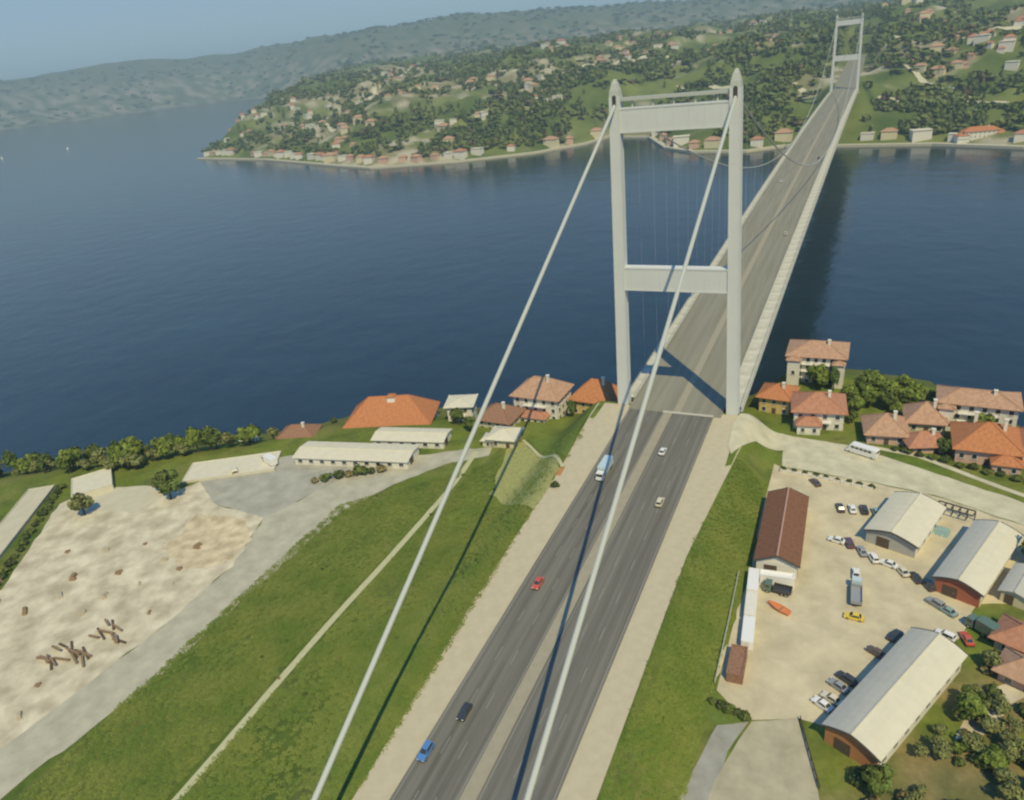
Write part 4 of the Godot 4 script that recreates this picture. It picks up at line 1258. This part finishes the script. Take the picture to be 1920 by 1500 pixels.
	# parked cars
	for q in [[52.7, 34.0, 0.25, "paint_dark", "saloon", "black car, first of four in the upper yard row"], [55.7, 33.8, 0.2, "paint_white", "saloon", "white car between two black cars in the upper yard row"], [58.6, 33.4, 0.22, "paint_dark", "suv", "black tall car third in the upper yard row"], [61.6, 33.8, 0.3, "paint_teal", "saloon", "grey green car at the right end of the upper yard row"],
			[45.4, 22.6, 0.6, "paint_brown", "saloon", "dark brown car beside the low yard wall"],
			[52.6, 49.2, 1.3, "paint_white", "saloon", "white car at the left end of the row by the pale hall"], [55.6, 49.6, 0.3, "paint_purple", "suv", "dark purple car next to the leftmost white car by the hall"], [58.6, 52.2, 0.35, "paint_grey", "saloon", "mid grey car before the pale hall"], [61.2, 54.2, 0.4, "paint_white", "suv", "tall white car before the pale hall"], [64.6, 55.6, 1.2, "paint_white", "saloon", "white car parked sideways before the pale hall"], [67.6, 57.6, 0.5, "paint_cream", "saloon", "cream car between the white and black cars by the hall"], [70.4, 59.2, 0.5, "paint_dark", "saloon", "black car near the red brick gable"], [72.9, 61.2, 0.5, "paint_dark", "suv", "tall black car touching the corner of the brick gable hall"], [74.2, 67.4, 0.9, "paint_grey", "suv", "grey tall car parked beside the red brick gable"], [76.4, 69.2, 0.9, "paint_teal", "saloon", "dull green grey car just below the red brick gable"],
			[62.4, 87.0, 1.0, "paint_brown", "saloon", "dark brown car beside the middle of the large hall"], [66.0, 80.6, -0.5, "paint_dark", "saloon", "black car at the far end of the large hall"], [57.0, 96.4, 1.0, "paint_dark", "suv", "black tall car among those beside the large hall"], [55.6, 98.8, 1.0, "paint_grey", "saloon", "grey car next to the black tall car by the large hall"], [54.6, 102.6, 1.1, "paint_cream", "saloon", "cream car near the orange gable of the large hall"], [53.0, 104.6, 1.0, "paint_white", "saloon", "white car closest to the driveway gate"],
			[75.6, 77.6, 1.1, "paint_white", "suv", "white tall car at the far corner of the large hall"], [79.6, 77.2, 0.3, "paint_red", "saloon", "red car beside the dark green lorry at the yard entrance"],
			[57.6, 61.6, 0.05, "paint_white", "saloon", "white car standing in front of the open lorry mid yard"], [57.7, 77.2, 1.5, "paint_yellow", "saloon", "yellow car behind the open lorry mid yard"]]:
		car(q[5], on(q[0], q[1], 0.05), q[2], q[3], q[4], "cars parked in the service yard")
	lorry("open lorry with pale blue cab and grey bed, mid yard", on(57.9, 69.4, 0.05), 0.03, "paint_lightblue", "paint_grey", 8.4, true)
	lorry("dark green lorry near the right edge at the yard entrance", on(82.6, 73.6, 0.05), 0.9, "paint_green", "paint_green", 6.4)
	van("white bus parked on the shore road", on(57.2, 2.2, 0.06), 1.15, "paint_white", 9.2, 3.0, "bus", 2.5)
	# scrub at the lower right
	var kinds := ["shrub", "dark_shrub", "dry_shrub", "broad_tree", "olive_tree", "olive_tree"]
	plant("dark_tree", "very dark tree against the near corner of the large hall", 62.6, 121.5, 0.9)
	plant("dark_shrub", "dark bush at the foot of the orange brick gable", 60.4, 120.2, 1.1)
	var made := 0
	while made < 190:
		var x := rng.randf_range(62, 104)
		var z := rng.randf_range(82, 132)
		if x < 80.4 - (z - 84.8) * 0.49 + 1.6 or (x > 84 and z < 90): continue
		if n_mid.get_noise_2d(x * 2.2 + 50, z * 2.2) > 0.16 and made % 4: 
			made += 1
			continue
		var kd: String = kinds[rng.randi() % 6]
		var zone: String = ", " + ("upper end" if z < 98 else ("mid length" if z < 112 else "lower end")) + (", close to it" if x < 88.0 - (z - 84.8) * 0.49 else (", farther off" if x < 97.0 - (z - 84.8) * 0.4 else ", by the right edge"))
		plant(kd, {"shrub": "green bush beside the large hall", "dark_shrub": "dark bush beside the large hall", "dry_shrub": "dry brownish bush beside the large hall", "broad_tree": "green young tree beside the large hall", "olive_tree": "grey green young tree beside the large hall", "dark_tree": "dark young tree beside the large hall"}[kd] + zone, x, z, rng.randf_range(0.6, 1.3) * (0.6 if kd.ends_with("tree") else 1.0), "scrub plants at the lower right: " + kd.replace("_", " ") + zone)
		made += 1
	for i in 5:
		plant("dark_shrub" if i % 2 else "shrub", "bush in the small lawn bed at the yard corner, %s from the motorway" % ordinal(i), 32.8 + i * 1.7, 110.6 + i * 0.5, rng.randf_range(0.5, 0.8), "bushes in the yard corner bed")

func fence(called: String, label: String, pts: Array, h: float, m: String, pitch: float):
	var t := thing(called, label, "wall" if called == "garden_wall" else "fence", Vector3.ZERO)
	for i in pts.size() - 1:
		var a: Vector2 = pts[i]
		var b: Vector2 = pts[i + 1]
		var n := int(a.distance_to(b) / pitch)
		for k in n:
			var p := a.lerp(b, float(k) / n)
			var q := a.lerp(b, float(k + 1) / n)
			part("post", unit_box(Vector3(0.16, h + 0.2, 0.16) if called != "garden_wall" else Vector3(0.5, h + 0.3, 0.5)), M[m], t, on(p.x, p.y, h / 2))
			var pa := on(p.x, p.y)
			var pb := on(q.x, q.y)
			if called == "garden_wall":
				var st := S()
				box(st, Vector3(0, h / 2, 0), Vector3(0.25, h, pitch - 0.5))
				var o := build("wall_panel", st, M[m], t)
				o.position = (pa + pb) / 2; o.rotation.y = atan2(q.x - p.x, q.y - p.y)
			else:
				for up in [0.35, 0.7, 1.0]:
					var st := S()
					tube(st, pa + Vector3(0, h * up, 0), pb + Vector3(0, h * up, 0), 0.06, 0.06, 4, false)
					build("rail", st, M[m], t)
	rebase(t, on(pts[0].x, pts[0].y))

func rebase(t: Node3D, at: Vector3):
	# the thing's origin moves to its base; its parts stay where they stand
	t.position = at
	for c in t.get_children(): c.position -= at

func boat_on_land():
	var t := thing("boat", "orange boat lying on the pale yard beside the containers", "boat", on(41.9, 79.3, 0.1), 1.1)
	boat_hull(t, "paint_orange", 5.6, 1.9, 0.9)
	for z in [-0.9, 0.6]:
		part("thwart", unit_box(Vector3(1.5, 0.08, 0.35)), M.wood_brown, t, Vector3(0, 0.66, z))

func boat_hull(t: Node3D, m: String, l: float, w: float, h: float):
	var st := S()
	var rings := []
	for i in 9:
		var f := i / 8.0
		var hw := w / 2 * pow(sin(PI * clampf(0.5 + (f - 0.35) * 0.78, 0.0, 1.0)), 0.8) if f > 0.35 else w / 2 * lerpf(0.78, 1.0, f / 0.35)
		var z := l / 2 - l * f
		var lift := 0.35 * h * f * f
		rings.append([Vector3(-hw, h + lift, z), Vector3(-hw * 0.75, h * 0.3 + lift, z), Vector3(0, lift * 0.6, z), Vector3(hw * 0.75, h * 0.3 + lift, z), Vector3(hw, h + lift, z)])
	for i in 8:
		for k in 4:
			quad(st, rings[i][k], rings[i][k + 1], rings[i + 1][k + 1], rings[i + 1][k])
		# deck a little below the rim
		quad(st, rings[i][0] * Vector3(0.95, 0.7, 1), rings[i][4] * Vector3(0.95, 0.7, 1), rings[i + 1][4] * Vector3(0.95, 0.7, 1), rings[i + 1][0] * Vector3(0.95, 0.7, 1))
	quad(st, rings[0][0], rings[0][1], rings[0][3], rings[0][4])
	tri(st, rings[0][1], rings[0][2], rings[0][3])
	build("hull", st, M[m], t)

func pergola():
	var t := thing("pergola", "dark frame around the court between the two pale halls", "pergola", Vector3.ZERO)
	var c := V([76.4, 27.6, 84.6, 30.4])
	for i in 6:
		var p: Vector2 = c[0].lerp(c[1], i / 5.0)
		part("post", unit_box(Vector3(0.25, 2.8, 0.25)), M.trim_dark, t, on(p.x, p.y, 1.4))
		var q := p + Vector2(-0.9, 2.4)
		var st := S()
		tube(st, on(p.x, p.y, 2.8), on(q.x, q.y, 2.8), 0.16, 0.16, 5)
		build("rafter", st, M.trim_dark, t)
	for off in [Vector2.ZERO, Vector2(-0.9, 2.4)]:
		var st := S()
		tube(st, on(c[0].x + off.x, c[0].y + off.y, 2.9), on(c[1].x + off.x, c[1].y + off.y, 2.9), 0.2, 0.2, 6)
		build("beam", st, M.trim_dark, t)
	rebase(t, on(c[0].x, c[0].y))
	var k := thing("tarpaulin", "teal tarpaulin over a heap in the court between the halls", "tarpaulin", on(76.4, 38.0), -0.3)
	var st := S()
	hexa(st, Vector3(0, 0.6, 0), Vector3(4.6, 1.2, 3.6), Vector3(3.4, 1.2, 2.0))
	hexa(st, Vector3(0.2, 1.4, 0.1), Vector3(3.4, 0.5, 2.0), Vector3(1.6, 0.5, 0.5))
	build("cover", st, M.paint_teal, k)
	st = S()
	for s in [-1.0, 1.0]: tube(st, Vector3(s * 1.0, 0.05, 1.9), Vector3(s * 0.8, 1.68, 0.2), 0.05, 0.05, 4)
	build("rope", st, M.white, k)

# ---------------------------------------------------------------- traffic
func traffic():
	var y := 0.18
	var P := func(x: float, z: float) -> Vector3: return Vector3(x, deck_y(z) + y, z)
	car("white car heading for the bridge, nearest the tower", P.call(2.6, 30), 0.0, "paint_white", "saloon", "", "moving_car")
	car("pale beige car in the right carriageway behind the white one", P.call(8.3, 55.8), 0.0, "paint_cream", "suv", "", "moving_car")
	car("red car in the left carriageway on the grass bank stretch", P.call(-11.2, 95.5), PI, "paint_red", "saloon", "", "moving_car")
	car("dark car in the left carriageway between the red and blue cars", P.call(-10.8, 134.5), PI, "paint_dark", "saloon", "", "moving_car")
	car("blue car at the left kerb near the lower edge", P.call(-13.6, 145), PI, "paint_blue", "suv", "", "moving_car")
	car("pale yellow car on the right side of the main span", Vector3(11.2, deck_y(-214) + 0.12, -214), 0.0, "paint_cream", "suv", "", "moving_car")
	car("purple grey car far out on the main span", Vector3(10.8, deck_y(-450) + 0.12, -450), 0.0, "paint_purple", "suv", "", "moving_car")
	car("white car far out in the left lanes of the main span", Vector3(-8.0, deck_y(-360) + 0.12, -360), PI, "paint_white", "saloon", "", "moving_car")
	lorry("white lorry with pale blue box coming off the bridge", P.call(-10.9, 45), PI, "paint_white", "paint_lightblue", 9.5)

# ---------------------------------------------------------------- across the strait
func far_house_proto(w: float, d: float, h: float, rh: float, wm: String, rm: String) -> Node3D:
	var t := Node3D.new()
	var st := S()
	box(st, Vector3(0, h / 2 - 4, 0), Vector3(w, h + 8, d))
	build("wall", st, M[wm], t)
	st = S()
	hip(st, w, d, h + 0.2, rh, 0.8)
	build("roof", st, M[rm], t)
	return t

func far_side():
	var kinds := [
		["hillside_house", "white house with red roof on the far hillside", far_house_proto(15, 11, 8, 3.5, "wall_white", "roof_red")],
		["hillside_block", "pale flat roofed block on the far hillside", far_house_proto(18, 13, 8.5, 0.7, "wall_white", "roof_pale")],
		["hillside_villa", "cream villa with tan roof on the far hillside", far_house_proto(20, 13, 9, 4.0, "wall_cream", "roof_tan")],
		["hillside_cottage", "pinkish house with brown roof on the far hillside", far_house_proto(13, 10, 6, 3.0, "wall_pink", "roof_tan")]]
	var clusters := V([-1348, -1431, -1185, -1331, -1021, -1191, -938, -1101, -1420, -1520, -1183, -1422, -1221, -1631, -1500, -2200, -1380, -2060, -1273, -2245, -863, -1583, -1167, -2476, -605, -1309, -960, -2500, -718, -2302, -614, -2300, -449, -2263, -292, -2300, -175, -1724, -565, -1742, -933, -2329, -452, -1831, 135, -1836, 213, -1489, 233, -1274, 96, -2273, 176, -1280, 152, -1418, 217, -1337, -717, -1134, -1214, -1791, -1560, -1480, -1527, -1365, -649, -1483, 261, -1746, -320, -1950, -250, -2050, -760, -1900, -1040, -1500, 330, -1500])
	for i in clusters.size():
		for k in 5 + (i * 7) % 3:
			var p: Vector2 = clusters[i] + Vector2(rng.randfn() * 42, rng.randfn() * 34)
			var kk = kinds[(i + k * k) % 4]
			if gf(p.x, p.y) < -56.0 or (absf(p.x) < 40.0 and p.y > -1700): continue
			var o: Node3D = kk[2].duplicate()
			o.name = numbered(kk[0])
			add_child(o)
			o.position = Vector3(p.x, gf(p.x, p.y), p.y)
			o.rotation.y = rng.randf_range(-0.6, 0.6)
			o.scale = Vector3.ONE * rng.randf_range(0.75, 1.25)
			var where: String = ("on the left headland" if p.x < -1000 else ("on the hill left of the towers" if p.x < -480 else ("on the hill seen past the near tower" if p.x < -40 else "on the slope right of the bridge"))) + (", low down" if p.y > -1450 else (", halfway up" if p.y > -1900 else ", near the skyline"))
			tag(o, kk[1].replace("on the far hillside", where), "house", "houses across the strait: " + kk[0].replace("_", " ") + " " + where)
	# a row of waterfront houses
	var x := -1490.0
	while x < 520.0:
		var z := interp(far_shore, x) - rng.randf_range(15, 26)
		if absf(x) > 30 and rng.randf() < 0.8:
			var kk = kinds[rng.randi() % 4]
			var o: Node3D = kk[2].duplicate()
			o.name = numbered("waterfront_house")
			add_child(o)
			o.position = Vector3(x, maxf(gf(x, z), -61.5), z)
			o.rotation.y = rng.randf_range(-0.3, 0.3)
			o.scale = Vector3.ONE * rng.randf_range(0.8, 1.35)
			var wz: String = "far waterfront, " + ("at the tip of the headland" if x < -1250 else ("on the headland" if x < -800 else ("left of the near tower" if x < -420 else ("seen through the near tower" if x < -40 else "right of the bridge"))))
			tag(o, {"hillside_house": "white red roofed house on the far waterfront", "hillside_block": "pale flat roofed block on the far waterfront", "hillside_villa": "cream villa on the far waterfront", "hillside_cottage": "pinkish brown roofed house on the far waterfront"}[kk[0]].replace("far waterfront", wz), "house", "houses along the far waterfront: " + kk[0].replace("_", " ") + " " + wz)
		x += rng.randf_range(18, 40)
	for q in kinds: q[2].free()
	house("waterfront_palace", "large white waterfront building with orange roofs right of the far bridge end", Vector3(172, -61.0, -944), 0.25, 42, 16, 13, 5, "wall_white", "roof_orange", 3, {"wings": [[-22, 3, 14, 14, 9, 4], [23, 3, 14, 14, 9, 4]], "pitch": 5.0, "group": ""})
	# quay along the far shore
	var pts := PackedVector2Array()
	for p in far_shore:
		if p.x < 700: pts.append(p + Vector2(0, 3))
	var t := thing("quay", "pale stone quay along the far shoreline", "quay", Vector3.ZERO)
	for i in pts.size() - 1:
		var d := pts[i + 1] - pts[i]
		var st := S()
		box(st, Vector3(0, -63.2, 0), Vector3(9.0, 4.6, d.length() + 4.0))
		var o := build("quay_wall", st, M.concrete, t)
		o.position = Vector3((pts[i].x + pts[i + 1].x) / 2, 0.01 * i, (pts[i].y + pts[i + 1].y) / 2)
		o.rotation.y = atan2(d.x, d.y)
	rebase(t, Vector3(-500, -64, -1041))
	for q in [[V([-1164, -1302, -1150, -1400, -1180, -1500, -1280, -1800, -1333, -1983, -1454, -2400]), 13.0, "pale road climbing the headland"], [V([-1330, -1420, -1240, -1400, -1180, -1340, -1080, -1250]), 10.0, "pale road across the near face of the headland"], [V([-330, -1420, -200, -1330, -120, -1260, -60, -1180]), 10.0, "pale road slanting down to the left of the far tower"], [V([45, -1150, 100, -1115, 160, -1090, 230, -1070]), 9.0, "pale road leaving right of the far tower"], [V([70, -1300, 110, -1230, 150, -1160, 170, -1110]), 9.0, "pale cutting on the slope right of the far tower"], [V([-900, -1700, -760, -1640, -640, -1660, -500, -1740, -380, -1700]), 12.0, "pale road along the middle of the far hillside"], [V([60, -1480, 160, -1440, 260, -1460, 330, -1420]), 12.0, "pale road high on the right hillside"]]:
		struct("hill_road", drape(rough(band(smooth_line(q[0], 20.0), q[1]), 30.0, 1.5, 3), 1.2, 14.0, true), M.road_pale, q[2], "road")
	struct("far_road", far_road(), M.asphalt_deck, "motorway running on beyond the far tower", "road")
	woodland()

func far_road() -> ArrayMesh:
	var st := S()
	var z := -1086.0
	while z > -1640.0:
		var e := z - 20.0
		var a := far_road_y(z) + 0.6
		var b := far_road_y(e) + 0.6
		quad(st, Vector3(-16, a, z), Vector3(16, a, z), Vector3(16, b, e), Vector3(-16, b, e))
		z = e
	return done(st)

func woodland():
	var clump := leaf_mesh(77, 5, 5.5, 8.0, 0.5, 44, 2.1, Color(1, 1, 1))
	var xf := []
	var cc := []
	var tries := 0
	while xf.size() < 18500 and tries < 90000:
		tries += 1
		var rho := 870.0 * pow(5.2, pow(rng.randf(), 1.25))
		var az := deg_to_rad(rng.randf_range(-64, 52))
		var p := Vector2(sin(az), -cos(az)) * rho
		var d := minf((interp(far_shore, p.x) - p.y) * 0.95, (p.x - interp(far_left, p.y)) * 2.6)
		if d < 26.0 or (absf(p.x) < 30.0 and p.y > -1700): continue
		var dens := n_mid.get_noise_2d(p.x * 0.35 + 700, p.y * 0.35) * 0.9 + n_big.get_noise_2d(p.x + 200, p.y) * 0.9 + 0.33
		if rng.randf() > dens: continue
		var s := rng.randf_range(0.6, 1.35) * (1.0 + rho / 5000.0)
		xf.append(Transform3D(Basis(Vector3.UP, rng.randf() * TAU).scaled(Vector3(s, s * rng.randf_range(0.8, 1.2), s)), Vector3(p.x, gf(p.x, p.y) - 0.8, p.y)))
		var tall := rng.randf() < 0.25
		if tall: xf[xf.size() - 1] = xf[xf.size() - 1].scaled_local(Vector3(0.55, 1.25, 0.55))
		elif rng.randf() < 0.35: xf[xf.size() - 1] = xf[xf.size() - 1].scaled_local(Vector3(1.7, 0.7, 1.5))
		var v := clampf(n_mid.get_noise_2d(p.x * 0.5, p.y * 0.5 + 4000) * 0.9 + 0.5 + rng.randf_range(-0.2, 0.2), 0, 1)
		var c := Color(0.105, 0.15, 0.045).lerp(Color(0.195, 0.23, 0.07), v)
		if rng.randf() < 0.06: c = Color(0.17, 0.13, 0.07)
		cc.append(c)
	# groves on the hazy range behind
	var groves := 0
	while groves < 7000:
		var rho := rng.randf_range(4300.0, 8300.0)
		var az := deg_to_rad(rng.randf_range(-66, 40))
		var p := Vector2(sin(az), -cos(az)) * rho
		var y := gf(p.x, p.y)
		groves += 1
		if y < -50.0 or n_big.get_noise_2d(p.x * 0.6, p.y * 0.6) + rng.randf_range(-0.3, 0.3) < -0.05: continue
		var s := rng.randf_range(2.2, 5.0)
		xf.append(Transform3D(Basis(Vector3.UP, rng.randf() * TAU).scaled(Vector3(s, s * 0.5, s)), Vector3(p.x, y - 2.0, p.y)))
		cc.append(Color(0.06, 0.1, 0.04).lerp(Color(0.14, 0.17, 0.06), rng.randf()))
	scatter("woodland", clump, xf, cc, "mixed green woodland covering the far hills", "woodland")

func boats():
	for q in [[-2691, -1731, 0.7, "small white boat out on the wide water at the left"], [-2815, -1552, 1.2, "white boat at the left edge of the water"]]:
		var t := thing("motor_boat", q[3], "boat", Vector3(q[0], WATER_Y - 0.6, q[1]), q[2])
		boat_hull(t, "paint_white", 24, 7, 3.2)
		var st := S()
		hexa(st, Vector3(0, 4.2, 2), Vector3(5, 3.2, 10), Vector3(4.4, 3.2, 8))
		hexa(st, Vector3(0, 6.8, 2.5), Vector3(3.6, 2.0, 5), Vector3(3.2, 2.0, 4))
		build("cabin", st, M.white, t)
		for s in [-1.0, 1.0]:
			for i in 4: part("window", unit_box(Vector3(0.1, 0.9, 1.4)), M.glass, t, Vector3(s * 2.42, 4.5, -1.2 + i * 2.0))
